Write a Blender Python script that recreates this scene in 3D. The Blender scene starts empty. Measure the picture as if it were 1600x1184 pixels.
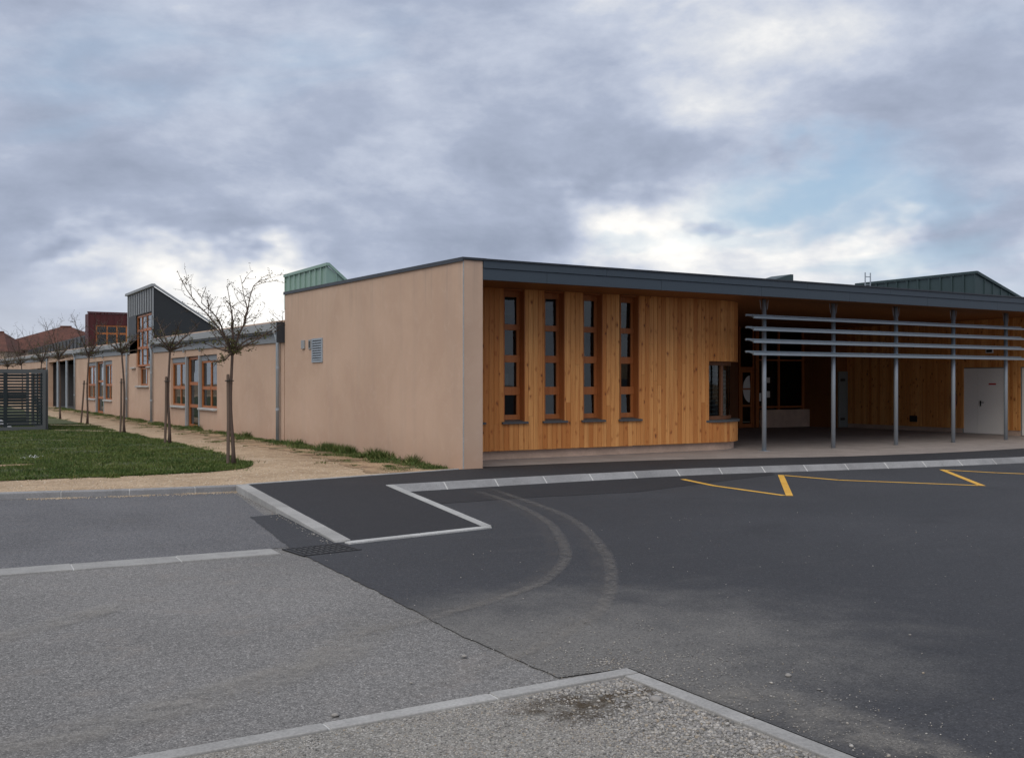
import bpy, math, random
import numpy as np
from mathutils import Vector, Matrix

S = bpy.context.scene
COL = S.collection
rad = math.radians
rng = random.Random(7)

# ------------------------------------------------------------------ camera, world, sun
# x runs along the timber front of the school, y goes back along its side wall, z is up; the
# corner of the side wall stands at the origin.
CAM = Vector((-9.436, -17.659, 1.8))
RIGHT = Vector((.8586, -.5126, 0))
FWD = Vector((.5126, .8586, 0))
cd = bpy.data.cameras.new('camera')
cam = bpy.data.objects.new('camera', cd)
COL.objects.link(cam)
cam.location = CAM
cam.rotation_euler = (rad(90), 0, -math.atan2(.5126, .8586))
cd.sensor_width = 36
cd.lens = 36.0
cd.shift_y = 6 / 1600
cd.clip_start = .1
cd.clip_end = 3000
S.camera = cam

S.view_settings.view_transform = 'Standard'
S.view_settings.look = 'None'
S.view_settings.exposure = .3
S.view_settings.gamma = 1
S.view_settings.use_curve_mapping = False

LIGHT_AZ = (-.75, -.60)
LIGHT_EL = 50
sd = bpy.data.lights.new('sky_fill', 'SUN')  # added broad fill standing in for bright sky on the camera's side
sd.energy = 1.5
sd.angle = rad(60)
sd.color = (1, .92, .80)
sky_fill = bpy.data.objects.new('sky_fill', sd)
COL.objects.link(sky_fill)
_h = Vector((LIGHT_AZ[0], LIGHT_AZ[1], 0)).normalized() * math.cos(rad(LIGHT_EL))
sky_fill.rotation_euler = (-(Vector((_h.x, _h.y, math.sin(rad(LIGHT_EL)))))).to_track_quat('-Z', 'Y').to_euler()


class N:
    """small helper round a node tree"""
    def __init__(s, tree):
        s.t = tree
        s.n = tree.nodes
        s.l = tree.links

    def add(s, typ, ins=None, **kw):
        n = s.n.new(typ)
        for k, v in kw.items():
            setattr(n, k, v)
        for k, v in (ins or {}).items():
            s.set(n.inputs[k], v)
        return n

    def set(s, inp, v):
        if isinstance(v, bpy.types.NodeSocket):
            s.l.new(v, inp)
        elif isinstance(v, (tuple, list)) and len(v) == 3 and inp.type == 'RGBA':
            inp.default_value = (*v, 1)
        else:
            inp.default_value = v

    def math(s, op, a, b=0.0, c=None, clamp=False):
        n = s.n.new('ShaderNodeMath')
        n.operation = op
        n.use_clamp = clamp
        s.set(n.inputs[0], a)
        s.set(n.inputs[1], b)
        if c is not None:
            s.set(n.inputs[2], c)
        return n.outputs[0]

    def vmath(s, op, a, b=(0, 0, 0), out=0):
        n = s.n.new('ShaderNodeVectorMath')
        n.operation = op
        s.set(n.inputs[0], a)
        if op == 'SCALE':
            s.set(n.inputs['Scale'], b)
        else:
            s.set(n.inputs[1], b)
        return n.outputs[out]

    def mix(s, f, a, b, blend='MIX'):
        n = s.n.new('ShaderNodeMix')
        n.data_type = 'RGBA'
        n.blend_type = blend
        s.set(n.inputs[0], f)
        s.set(n.inputs[6], a)
        s.set(n.inputs[7], b)
        return n.outputs[2]

    def noise(s, vec, scale, detail=3, rough=.55, dist=0, out=0):
        n = s.n.new('ShaderNodeTexNoise')
        if vec is not None:
            s.l.new(vec, n.inputs['Vector'])
        n.inputs['Scale'].default_value = scale
        n.inputs['Detail'].default_value = detail
        n.inputs['Roughness'].default_value = rough
        n.inputs['Distortion'].default_value = dist
        return n.outputs[out]

    def voro(s, vec, scale, feature='F1', out='Distance', rnd=1):
        n = s.n.new('ShaderNodeTexVoronoi')
        n.feature = feature
        s.l.new(vec, n.inputs['Vector'])
        n.inputs['Scale'].default_value = scale
        n.inputs['Randomness'].default_value = rnd
        return n.outputs[out]

    def ramp(s, f, lo, hi, a=0.0, b=1.0, smooth=True):
        n = s.n.new('ShaderNodeMapRange')
        n.interpolation_type = 'SMOOTHSTEP' if smooth else 'LINEAR'
        n.clamp = True
        s.set(n.inputs[0], f)
        n.inputs[1].default_value = lo
        n.inputs[2].default_value = hi
        n.inputs[3].default_value = a
        n.inputs[4].default_value = b
        return n.outputs[0]


def build_world():
    w = bpy.data.worlds.new('World')
    S.world = w
    w.use_nodes = True
    t = w.node_tree
    t.nodes.clear()
    n = N(t)
    sky = n.add('ShaderNodeTexSky', sky_type='NISHITA', sun_disc=False)
    sky.sun_elevation = rad(LIGHT_EL)
    sky.sun_rotation = math.atan2(LIGHT_AZ[0], LIGHT_AZ[1])
    sky.air_density = 1.0
    sky.dust_density = 1.5
    blue = n.vmath('SCALE', sky.outputs[0], .075)
    co = n.add('ShaderNodeTexCoord').outputs['Generated']
    d = n.vmath('NORMALIZE', co)
    sep = n.add('ShaderNodeSeparateXYZ', {0: d})
    x, y, z = sep.outputs
    # position in the cloud layer, seen in perspective
    zz = n.math('ADD', n.math('MAXIMUM', z, 0.0), .20)
    px = n.math('DIVIDE', x, zz)
    py = n.math('DIVIDE', y, zz)
    P = n.add('ShaderNodeCombineXYZ', {0: px, 1: py, 2: n.math('MULTIPLY', z, 3.0)}).outputs[0]
    mp = n.add('ShaderNodeMapping', {'Vector': P, 'Rotation': (0, 0, rad(31)), 'Scale': (1.0, .8, 1)}).outputs[0]
    mp = n.vmath('ADD', mp, CLOUD_OFF)
    warp = n.noise(mp, .9, 3, .5, 0, out=1)
    wv = n.vmath('ADD', mp, n.vmath('SCALE', n.vmath('SUBTRACT', warp, (.5, .5, .5)), .9))
    big = n.noise(wv, .62, 4, .5)
    mid = n.noise(wv, 1.7, 6, .55)
    fine = n.noise(n.vmath('ADD', n.vmath('MULTIPLY', d, (1, 1, 1.9)), n.vmath('SCALE', warp, .10)), 8.0, 8, .60)
    dens = n.math('ADD', n.math('MULTIPLY', n.math('SUBTRACT', big, .5), .42), n.math('MULTIPLY', n.math('SUBTRACT', mid, .5), .34))
    dens = n.math('ADD', dens, n.math('MULTIPLY', n.math('SUBTRACT', fine, .5), .46))
    # broad banks of lighter and darker cloud where the photograph has them
    wd = n.vmath('NORMALIZE', n.vmath('ADD', d, n.vmath('SCALE', n.vmath('SUBTRACT', n.noise(n.vmath('MULTIPLY', d, (1, 1, 1.8)), 6.0, 4, .6, 0, out=1), (.5, .5, .5)), .20)))
    for (ix, iy, r, amp) in CLOUD_BANKS:
        v = (FWD + RIGHT * ((ix - 800) / 1600) + Vector((0, 0, (598 - iy) / 1600))).normalized()
        e = n.vmath('LENGTH', n.vmath('MULTIPLY', n.vmath('SUBTRACT', wd, tuple(v)), (1, 1, 1.7)), out=1)
        dens = n.math('ADD', dens, n.math('MULTIPLY', n.ramp(e, 0.0, r, 1, 0), amp))
    cr = n.add('ShaderNodeValToRGB', {0: n.math('ADD', dens, .5)})
    els = cr.color_ramp.elements
    pts = [(.19, (1.0, .97, .915)), (.29, (.80, .79, .77)), (.37, (.60, .62, .66)), (.45, (.445, .488, .585)),
           (.54, (.335, .38, .485)), (.66, (.255, .295, .385)), (.85, (.18, .21, .28))]
    els[0].position, els[0].color = pts[0][0], (*pts[0][1], 1)
    els[1].position, els[1].color = pts[-1][0], (*pts[-1][1], 1)
    for p, c in pts[1:-1]:
        e = els.new(p)
        e.color = (*c, 1)
    cloud = cr.outputs[0]
    # rents through which the blue shows, where the cloud is thin
    rent = n.noise(n.vmath('ADD', wv, (7.3, 2.1, 0)), .8, 5, .55)
    rf = n.math('MULTIPLY', n.ramp(rent, .58, .72), .55)
    for (ix, iy, r, amp) in ((1270, 285, .15, .85), (1380, 330, .12, .6), (1180, 375, .08, .35), (1000, 400, .06, .3)):
        v = (FWD + RIGHT * ((ix - 800) / 1600) + Vector((0, 0, (598 - iy) / 1600))).normalized()
        e = n.vmath('LENGTH', n.vmath('MULTIPLY', n.vmath('SUBTRACT', wd, tuple(v)), (1, 1, 2.9)), out=1)
        rf = n.math('MAXIMUM', rf, n.math('MULTIPLY', n.ramp(e, .02, r, 1, 0), amp))
    bluec = n.mix(.5, blue, (.36, .53, .70))
    col = n.mix(rf, cloud, bluec)
    # towards the horizon the layer thins to a pale band
    hz = n.ramp(z, .0, .13, 1, 0)
    col = n.mix(n.math('MULTIPLY', hz, .5), col, (.74, .76, .79))
    # below the horizon: dull earth
    col = n.mix(n.ramp(z, -.02, .0, 1, 0, False), col, (.16, .15, .14))
    bg = n.add('ShaderNodeBackground', {0: col, 1: 1.0})
    w.cycles.sampling_method = 'MANUAL'
    w.cycles.sample_map_resolution = 512
    out = n.add('ShaderNodeOutputWorld')
    t.links.new(bg.outputs[0], out.inputs[0])


CLOUD_OFF = (3.1, 1.7, 0)
CLOUD_BANKS = [
    (380, 475, .12, -.34), (200, 450, .15, -.14), (140, 425, .08, -.10), (1120, 375, .22, -.17), (1440, 392, .08, -.20), (930, 345, .10, -.10),
    (1080, 110, .24, -.03), (640, 240, .13, -.07), (430, 340, .17, .10), (170, 350, .17, .06), (1540, 120, .20, .10),
    (870, 200, .20, .07), (60, 150, .2, .07), (1570, 330, .10, .12), (105, 418, .04, .22), (1150, 345, .04, .24), (840, 388, .06, .07),
    (460, 90, .20, .02), (1000, 230, .12, .10), (260, 240, .15, .06), (1340, 140, .12, .03), (600, 130, .2, .04),
]
build_world()


# ------------------------------------------------------------------ mesh helpers
class MB:
    def __init__(s):
        s.v = []
        s.f = []

    def box(s, x0, x1, y0, y1, z0, z1):
        b = len(s.v)
        s.v += [(x0, y0, z0), (x1, y0, z0), (x1, y1, z0), (x0, y1, z0), (x0, y0, z1), (x1, y0, z1), (x1, y1, z1), (x0, y1, z1)]
        s.f += [(b, b+3, b+2, b+1), (b+4, b+5, b+6, b+7), (b, b+1, b+5, b+4), (b+1, b+2, b+6, b+5), (b+2, b+3, b+7, b+6), (b+3, b, b+4, b+7)]
        return s

    def hexa(s, bot, top):
        """bot and top: four points each, counter-clockwise from above"""
        b = len(s.v)
        s.v += list(bot) + list(top)
        s.f += [(b+3, b+2, b+1, b), (b+4, b+5, b+6, b+7)] + [(b+i, b+(i+1) % 4, b+4+(i+1) % 4, b+4+i) for i in range(4)]
        return s

    def prism(s, poly, a, ext):
        """poly: list of 3-D points, ext: vector to extrude along"""
        b = len(s.v)
        k = len(poly)
        s.v += [tuple(p) for p in poly] + [(p[0]+ext[0], p[1]+ext[1], p[2]+ext[2]) for p in poly]
        s.f += [tuple(range(b+k-1, b-1, -1)), tuple(range(b+k, b+2*k))]
        s.f += [(b+i, b+(i+1) % k, b+k+(i+1) % k, b+k+i) for i in range(k)]
        return s

    def quad(s, *p):
        b = len(s.v)
        s.v += list(p)
        s.f.append(tuple(range(b, b+len(p))))
        return s

    def tube(s, pts, rads, n=6, cap=True):
        pts = [Vector(p) for p in pts]
        b = len(s.v)
        k = len(pts)
        for i, p in enumerate(pts):
            t = (pts[min(i+1, k-1)] - pts[max(i-1, 0)])
            t = t.normalized() if t.length > 1e-9 else Vector((0, 0, 1))
            a = t.cross(Vector((0, 1, 0.13)))
            if a.length < .1:
                a = t.cross(Vector((1, 0, 0)))
            a.normalize()
            c = t.cross(a)
            r = rads[i] if hasattr(rads, '__len__') else rads
            for j in range(n):
                q = 2*math.pi*j/n
                s.v.append(tuple(p + a*(math.cos(q)*r) + c*(math.sin(q)*r)))
        for i in range(k-1):
            for j in range(n):
                s.f.append((b+i*n+j, b+i*n+(j+1) % n, b+(i+1)*n+(j+1) % n, b+(i+1)*n+j))
        if cap:
            s.f.append(tuple(b+j for j in range(n-1, -1, -1)))
            s.f.append(tuple(b+(k-1)*n+j for j in range(n)))
        return s

    def mesh(s, name, org=(0, 0, 0)):
        me = bpy.data.meshes.new(name)
        o = org
        me.from_pydata([(p[0]-o[0], p[1]-o[1], p[2]-o[2]) for p in s.v], [], s.f)
        me.update()
        return me

    def build(s, name, mat, parent=None, bevel=0, smooth=False, org=None, **tags):
        if org is None:
            org = tuple(world_org(parent)) if parent else (0, 0, 0)
        me = s.mesh(name, org)
        if mat:
            me.materials.append(mat)
        if smooth:
            for p in me.polygons:
                p.use_smooth = True
        o = bpy.data.objects.new(name, me)
        COL.objects.link(o)
        if parent:
            o.parent = parent
        elif org != (0, 0, 0):
            o.location = org
        if bevel:
            m = o.modifiers.new('bevel', 'BEVEL')
            m.width = bevel
            m.segments = 2
            m.limit_method = 'ANGLE'
            m.angle_limit = rad(40)
        for k, v in tags.items():
            o[k] = v
        return o


def world_org(o):
    p = Vector((0, 0, 0))
    while o:
        p += o.location
        o = o.parent
    return p


def thing(name, loc, label, cat, group=None):
    o = bpy.data.objects.new(name, None)
    o.empty_display_size = .2
    COL.objects.link(o)
    o.location = loc
    o['label'] = label
    o['category'] = cat
    if group:
        o['group'] = group
    return o


def fast_mesh(name, verts, tris, mat, parent=None, **tags):
    """verts (n,3) and tris (m,k) numpy arrays"""
    me = bpy.data.meshes.new(name)
    k = tris.shape[1]
    me.vertices.add(len(verts))
    me.vertices.foreach_set('co', np.ascontiguousarray(verts, dtype=np.float32).ravel())
    me.loops.add(tris.size)
    me.loops.foreach_set('vertex_index', np.ascontiguousarray(tris, dtype=np.int32).ravel())
    me.polygons.add(len(tris))
    me.polygons.foreach_set('loop_start', np.arange(0, tris.size, k, dtype=np.int32))
    me.polygons.foreach_set('loop_total', np.full(len(tris), k, dtype=np.int32))
    me.update(calc_edges=True)
    me.validate()
    me.materials.append(mat)
    o = bpy.data.objects.new(name, me)
    COL.objects.link(o)
    if parent:
        o.parent = parent
    for a, b in tags.items():
        o[a] = b
    return o


def sheet(name, poly, z, mat, parent=None, **tags):
    """flat polygon; poly may be concave: filled with bmesh"""
    import bmesh
    bm = bmesh.new()
    vs = [bm.verts.new((p[0], p[1], p[2] if len(p) > 2 else z)) for p in poly]
    es = [bm.edges.new((vs[i], vs[(i+1) % len(vs)])) for i in range(len(vs))]
    bmesh.ops.triangle_fill(bm, edges=es, use_beauty=True)
    bmesh.ops.recalc_face_normals(bm, faces=bm.faces)
    if sum(f.normal.z for f in bm.faces) < 0:
        bmesh.ops.reverse_faces(bm, faces=bm.faces)
    me = bpy.data.meshes.new(name)
    bm.to_mesh(me)
    bm.free()
    me.materials.append(mat)
    o = bpy.data.objects.new(name, me)
    COL.objects.link(o)
    if parent:
        o.parent = parent
    for a, b in tags.items():
        o[a] = b
    return o


def wall_holes(mb, us, zs, holes, f, th):
    """wall panel with rectangular openings; f(u, z, depth) -> point; us/zs outer range; top may vary via f"""
    U = sorted(set([us[0], us[1]] + [h[i] for h in holes for i in (0, 1)]))
    Z = sorted(set([zs[0], zs[1]] + [h[i] for h in holes for i in (2, 3)]))
    def solid(i, j):
        if i < 0 or j < 0 or i >= len(U)-1 or j >= len(Z)-1:
            return False
        u, z = (U[i]+U[i+1])/2, (Z[j]+Z[j+1])/2
        return not any(h[0] < u < h[1] and h[2] < z < h[3] for h in holes)
    idx = {}
    def V(i, j, k):
        if (i, j, k) not in idx:
            idx[(i, j, k)] = len(mb.v)
            mb.v.append(tuple(f(U[i], Z[j], th*k)))
        return idx[(i, j, k)]
    for i in range(len(U)-1):
        for j in range(len(Z)-1):
            if not solid(i, j):
                continue
            mb.f.append((V(i, j, 0), V(i+1, j, 0), V(i+1, j+1, 0), V(i, j+1, 0)))
            mb.f.append((V(i, j, 1), V(i, j+1, 1), V(i+1, j+1, 1), V(i+1, j, 1)))
            if not solid(i-1, j):
                mb.f.append((V(i, j, 0), V(i, j+1, 0), V(i, j+1, 1), V(i, j, 1)))
            if not solid(i+1, j):
                mb.f.append((V(i+1, j, 0), V(i+1, j, 1), V(i+1, j+1, 1), V(i+1, j+1, 0)))
            if not solid(i, j-1):
                mb.f.append((V(i, j, 0), V(i, j, 1), V(i+1, j, 1), V(i+1, j, 0)))
            if not solid(i, j+1):
                mb.f.append((V(i, j+1, 0), V(i+1, j+1, 0), V(i+1, j+1, 1), V(i, j+1, 1)))
    return mb


def catmull(pts, step=.25):
    pts = [Vector(p) for p in pts]
    out = []
    for i in range(len(pts)-1):
        p0, p1, p2, p3 = pts[max(i-1, 0)], pts[i], pts[i+1], pts[min(i+2, len(pts)-1)]
        k = max(1, int((p2-p1).length/step))
        for j in range(k):
            t = j/k
            out.append(.5*((2*p1) + (p2-p0)*t + (2*p0-5*p1+4*p2-p3)*t*t + (3*p1-p0-3*p2+p3)*t**3))
    out.append(pts[-1])
    return out


def resample(pts, L):
    """points each L apart along a polyline"""
    out = [pts[0].copy()]
    need = L
    for a, b in zip(pts, pts[1:]):
        seg = (b-a).length
        while seg >= need - 1e-9:
            a = a + (b-a)*(need/seg)
            out.append(a.copy())
            seg = (b-a).length
            need = L
        need -= seg
    return out


# ------------------------------------------------------------------ materials
MATS = {}


def new_mat(name):
    m = bpy.data.materials.new(name)
    m.use_nodes = True
    m.node_tree.nodes.clear()
    n = N(m.node_tree)
    out = n.add('ShaderNodeOutputMaterial')
    b = n.add('ShaderNodeBsdfPrincipled')
    m.node_tree.links.new(b.outputs[0], out.inputs[0])
    MATS[name] = m
    n.out = out
    return m, n, b


def bump(n, b, h, strength=.3, dist=.01):
    bp = n.add('ShaderNodeBump', {'Height': h, 'Strength': strength, 'Distance': dist})
    n.l.new(bp.outputs[0], b.inputs['Normal'])


def pos(n):
    return n.add('ShaderNodeNewGeometry').outputs['Position']


def plain(name, col, rough=.6, metal=0.0, var=.12, scale=3.0, spec=.5, bmp=0.0, stretch=None):
    """a colour with broad and fine uneven wear"""
    m, n, b = new_mat(name)
    p = pos(n)
    if stretch:
        p = n.vmath('MULTIPLY', p, stretch)
    a = n.noise(p, scale, 5, .6)
    c = n.noise(p, scale*9, 3, .6)
    f = n.math('ADD', n.math('MULTIPLY', n.math('SUBTRACT', a, .5), 1.6*var), n.math('MULTIPLY', n.math('SUBTRACT', c, .5), .9*var))
    f = n.math('ADD', f, 1.0)
    n.set(b.inputs['Base Color'], n.vmath('SCALE', n.add('ShaderNodeRGB').outputs[0], f))
    n.n[-2].outputs[0].default_value = (*col, 1) if n.n[-2].bl_idname == 'ShaderNodeRGB' else (0, 0, 0, 1)
    for q in n.n:
        if q.bl_idname == 'ShaderNodeRGB':
            q.outputs[0].default_value = (*col, 1)
    n.set(b.inputs['Roughness'], n.math('ADD', rough, n.math('MULTIPLY', n.math('SUBTRACT', a, .5), .2)))
    b.inputs['Metallic'].default_value = metal
    b.inputs['Specular IOR Level'].default_value = spec
    if bmp:
        bump(n, b, c, bmp, .004)
    return m


def mat_plaster():
    m, n, b = new_mat('render_plaster')
    p = pos(n)
    blot = n.noise(p, .55, 5, .6, .4)
    streak = n.noise(n.vmath('MULTIPLY', p, (2.2, 2.2, .22)), 1.0, 5, .62)
    grain = n.noise(p, 130, 2, .6)
    c = n.mix(n.ramp(blot, .3, .7), (.50, .352, .262), (.565, .408, .308))
    c = n.mix(n.math('MULTIPLY', n.ramp(streak, .46, .72), .2), c, (.40, .305, .25))
    # splash-back dirt close to the ground
    z = n.add('ShaderNodeSeparateXYZ', {0: p}).outputs[2]
    sp = n.math('MULTIPLY', n.ramp(n.math('ADD', z, n.math('MULTIPLY', n.math('SUBTRACT', streak, .5), .5)), .1, .75, 1, 0), .38)
    c = n.mix(sp, c, (.48, .295, .20))
    trowel = n.noise(n.vmath('ADD', p, n.vmath('SCALE', n.noise(p, 2.0, 2, .5, 0, out=1), .5)), 3.4, 5, .65)
    c = n.mix(n.math('MULTIPLY', n.ramp(trowel, .5, .72), .16), c, (.66, .52, .43))
    # rain marks running down from under the coping
    run = n.noise(n.vmath('MULTIPLY', p, (7, 7, .12)), 1.0, 4, .6)
    top = n.ramp(z, 2.9, 4.3)
    c = n.mix(n.math('MULTIPLY', n.math('MULTIPLY', n.ramp(run, .52, .68), top), .30), c, (.30, .24, .20))
    c = n.mix(n.math('MULTIPLY', n.ramp(grain, .35, .65), .10), c, (.36, .25, .19))
    n.set(b.inputs['Base Color'], c)
    b.inputs['Roughness'].default_value = .92
    b.inputs['Specular IOR Level'].default_value = .25
    bump(n, b, grain, .35, .004)
    return m


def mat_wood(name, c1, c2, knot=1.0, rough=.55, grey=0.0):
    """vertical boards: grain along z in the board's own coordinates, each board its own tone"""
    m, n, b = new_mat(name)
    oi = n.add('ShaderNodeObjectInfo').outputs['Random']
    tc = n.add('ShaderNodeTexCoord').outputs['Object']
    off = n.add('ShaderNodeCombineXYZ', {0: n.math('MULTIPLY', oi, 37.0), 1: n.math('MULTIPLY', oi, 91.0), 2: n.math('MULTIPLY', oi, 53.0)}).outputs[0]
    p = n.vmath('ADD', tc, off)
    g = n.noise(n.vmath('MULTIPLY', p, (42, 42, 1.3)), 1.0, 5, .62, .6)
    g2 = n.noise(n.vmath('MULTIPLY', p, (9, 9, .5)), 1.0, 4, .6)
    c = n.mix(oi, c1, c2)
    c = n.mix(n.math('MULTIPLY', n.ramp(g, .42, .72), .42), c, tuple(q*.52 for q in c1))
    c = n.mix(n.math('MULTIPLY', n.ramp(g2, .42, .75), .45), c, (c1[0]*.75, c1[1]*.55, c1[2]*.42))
    if knot:
        kd = n.vmath('ADD', p, n.vmath('SCALE', n.vmath('SUBTRACT', n.noise(p, 9.0, 2, .5, 0, out=1), (.5, .5, .5)), .10))
        v = n.voro(n.vmath('MULTIPLY', kd, (6.0, 1.0, 3.4)), 1.0)
        k = n.ramp(v, .055, .12, 1, 0)
        halo = n.ramp(v, .10, .30, 1, 0)
        c = n.mix(n.math('MULTIPLY', halo, .55*knot), c, (c1[0]*.62, c1[1]*.42, c1[2]*.33))
        c = n.mix(n.math('MULTIPLY', k, .85*knot), c, (.09, .035, .016))
    if grey:
        c = n.mix(grey, c, (.22, .21, .20))
    n.set(b.inputs['Base Color'], c)
    b.inputs['Roughness'].default_value = rough
    b.inputs['Specular IOR Level'].default_value = .3
    bump(n, b, g, .12, .003)
    return m


def mat_asphalt_old(name, tone, chip, warm=1.0):
    m, n, b = new_mat(name)
    p = pos(n)
    v = n.voro(p, 120, out='Color')
    sv = n.add('ShaderNodeSeparateColor', {0: v}).outputs[0]
    ch = n.ramp(sv, .0, 1.0, .60, 1.42, False)
    hi = n.ramp(sv, .90, .97)
    big = n.noise(p, .35, 5, .6)
    med = n.noise(p, 2.4, 5, .65)
    fin = n.noise(p, 22, 4, .7)
    base = n.mix(n.ramp(big, .3, .7), tuple(q*.88 for q in tone), tuple(q*1.14 for q in tone))
    base = n.vmath('SCALE', base, n.math('MULTIPLY', ch, n.ramp(fin, .25, .75, .78, 1.22)))
    base = n.mix(n.math('MULTIPLY', n.ramp(med, .50, .74), .28), base, (tone[0]*1.45*warm, tone[1]*1.35, tone[2]*1.22))
    base = n.mix(n.math('MULTIPLY', hi, chip), base, (.46, .44, .42))
    n.set(b.inputs['Base Color'], base)
    n.set(b.inputs['Roughness'], .88)
    b.inputs['Specular IOR Level'].default_value = .3
    d = n.voro(p, 120)
    bump(n, b, n.math('ADD', n.math('MULTIPLY', d, -1), n.math('MULTIPLY', fin, .4)), .55, .006)
    return m


def mat_asphalt_new(name, tone, dusty=True):
    m, n, b = new_mat(name)
    p = pos(n)
    v = n.voro(p, 110, out='Color')
    sv = n.add('ShaderNodeSeparateColor', {0: v}).outputs[0]
    big = n.noise(p, .22, 5, .6)
    med = n.noise(n.vmath('MULTIPLY', p, (1, 2.2, 1)), .9, 6, .65)
    fin = n.noise(p, 30, 4, .7)
    base = n.mix(n.ramp(big, .3, .7), tuple(q*.85 for q in tone), tuple(q*1.2 for q in tone))
    base = n.vmath('SCALE', base, n.math('MULTIPLY', n.ramp(sv, 0, 1, .7, 1.3, False), n.ramp(fin, .25, .75, .82, 1.2)))
    base = n.mix(n.math('MULTIPLY', n.ramp(med, .52, .78), .35), base, (tone[0]*1.8, tone[1]*1.7, tone[2]*1.55))
    base = n.mix(n.math('MULTIPLY', n.ramp(sv, .975, .99), .3), base, (.20, .19, .18))
    if dusty:
        sx = n.add('ShaderNodeSeparateXYZ', {0: n.vmath('ADD', p, n.vmath('SCALE', n.noise(p, 1.5, 3, .6, 0, out=1), .06))}).outputs[1]
        fr_ = n.math('ABSOLUTE', n.math('SUBTRACT', n.math('FRACT', n.math('DIVIDE', n.math('ADD', sx, 1.4), 3.6)), .5))
        base = n.mix(n.math('MULTIPLY', n.ramp(fr_, .006, .0), .35), base, (tone[0]*.45, tone[1]*.45, tone[2]*.45))
        oil = n.noise(n.vmath('ADD', p, (3, 8, 0)), .55, 6, .7)
        base = n.mix(n.math('MULTIPLY', n.ramp(oil, .56, .68), .35), base, tuple(q*.62 for q in tone))
        # grit blown out round the corner of the gravel bay
        dx = n.vmath('LENGTH', n.vmath('MULTIPLY', n.vmath('SUBTRACT', p, (-5.9, -12.0, 0)), (.75, 1.0, 0)), out=1)
        f = n.math('ADD', dx, n.math('MULTIPLY', n.math('SUBTRACT', n.noise(p, 1.6, 5, .65), .5), 2.4))
        f = n.math('MULTIPLY', n.ramp(f, .3, 2.7, 1, 0), .85)
        grit = n.mix(n.ramp(sv, 0, 1, 0, 1, False), (.10, .096, .09), (.225, .215, .20))
        base = n.mix(f, base, grit)
    n.set(b.inputs['Base Color'], base)
    n.set(b.inputs['Roughness'], n.ramp(big, .2, .8, .72, .86))
    b.inputs['Specular IOR Level'].default_value = .35
    d = n.voro(p, 110)
    bump(n, b, n.math('ADD', n.math('MULTIPLY', d, -1), n.math('MULTIPLY', fin, .4)), .4, .005)
    return m


def mat_concrete(name, c, obj=False, joint=.0):
    m, n, b = new_mat(name)
    p = pos(n)
    a = n.noise(p, 1.7, 5, .65)
    f = n.noise(p, 55, 3, .65)
    st = n.noise(p, 6.5, 5, .7)
    col = n.mix(n.ramp(a, .3, .7), tuple(q*.86 for q in c), tuple(q*1.1 for q in c))
    if obj:
        oi = n.add('ShaderNodeObjectInfo').outputs['Random']
        col = n.vmath('SCALE', col, n.ramp(oi, 0, 1, .88, 1.1, False))
    col = n.mix(n.math('MULTIPLY', n.ramp(st, .52, .78), .4), col, tuple(q*.55 for q in c))
    col = n.vmath('SCALE', col, n.ramp(f, .25, .75, .84, 1.14))
    n.set(b.inputs['Base Color'], col)
    b.inputs['Roughness'].default_value = .86
    b.inputs['Specular IOR Level'].default_value = .3
    bump(n, b, n.math('ADD', f, st), .25, .004)
    return m


def mat_gravel_path():
    m, n, b = new_mat('gravel_path')
    p = pos(n)
    v = n.voro(p, 42, out='Color')
    sv = n.add('ShaderNodeSeparateColor', {0: v}).outputs[0]
    a = n.noise(p, .8, 5, .65)
    st = n.noise(p, 3.2, 6, .7)
    c = n.mix(n.ramp(a, .3, .7), (.40, .285, .18), (.53, .40, .27))
    c = n.vmath('SCALE', c, n.ramp(sv, 0, 1, .72, 1.2, False))
    c = n.mix(n.math('MULTIPLY', n.ramp(st, .48, .66), .6), c, (.25, .165, .095))
    tr_ = n.noise(n.vmath('ADD', p, (4, 2, 0)), 1.1, 6, .68)
    c = n.mix(n.math('MULTIPLY', n.ramp(tr_, .50, .64), .55), c, (.30, .215, .135))
    c = n.mix(n.math('MULTIPLY', n.ramp(tr_, .44, .34), .4), c, (.66, .54, .40))
    px_, py_, _z = n.add('ShaderNodeSeparateXYZ', {0: p}).outputs
    far = n.ramp(n.math('ADD', px_, n.math('MULTIPLY', n.math('SUBTRACT', a, .5), 2.2)), -2.3, -1.0)
    c = n.mix(n.math('MULTIPLY', far, n.ramp(n.noise(p, 2.1, 5, .7), .40, .6, .15, .8)), c, (.225, .145, .08))
    n.set(b.inputs['Base Color'], c)
    b.inputs['Roughness'].default_value = .95
    bump(n, b, n.math('ADD', n.voro(p, 42), st), .6, .015)
    return m


def mat_soil():
    m, n, b = new_mat('verge_soil')
    p = pos(n)
    a = n.noise(p, 1.3, 6, .7)
    f = n.noise(p, 14, 4, .7)
    c = n.mix(n.ramp(a, .36, .62), (.20, .125, .07), (.42, .29, .175))
    c = n.vmath('SCALE', c, n.ramp(f, .2, .8, .6, 1.3))
    c = n.mix(n.math('MULTIPLY', n.ramp(n.noise(n.vmath('ADD', p, (9, 4, 0)), 1.1, 5, .7), .5, .62), .8), c, (.055, .075, .02))
    n.set(b.inputs['Base Color'], c)
    b.inputs['Roughness'].default_value = .95
    bump(n, b, f, .6, .02)
    return m


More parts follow.
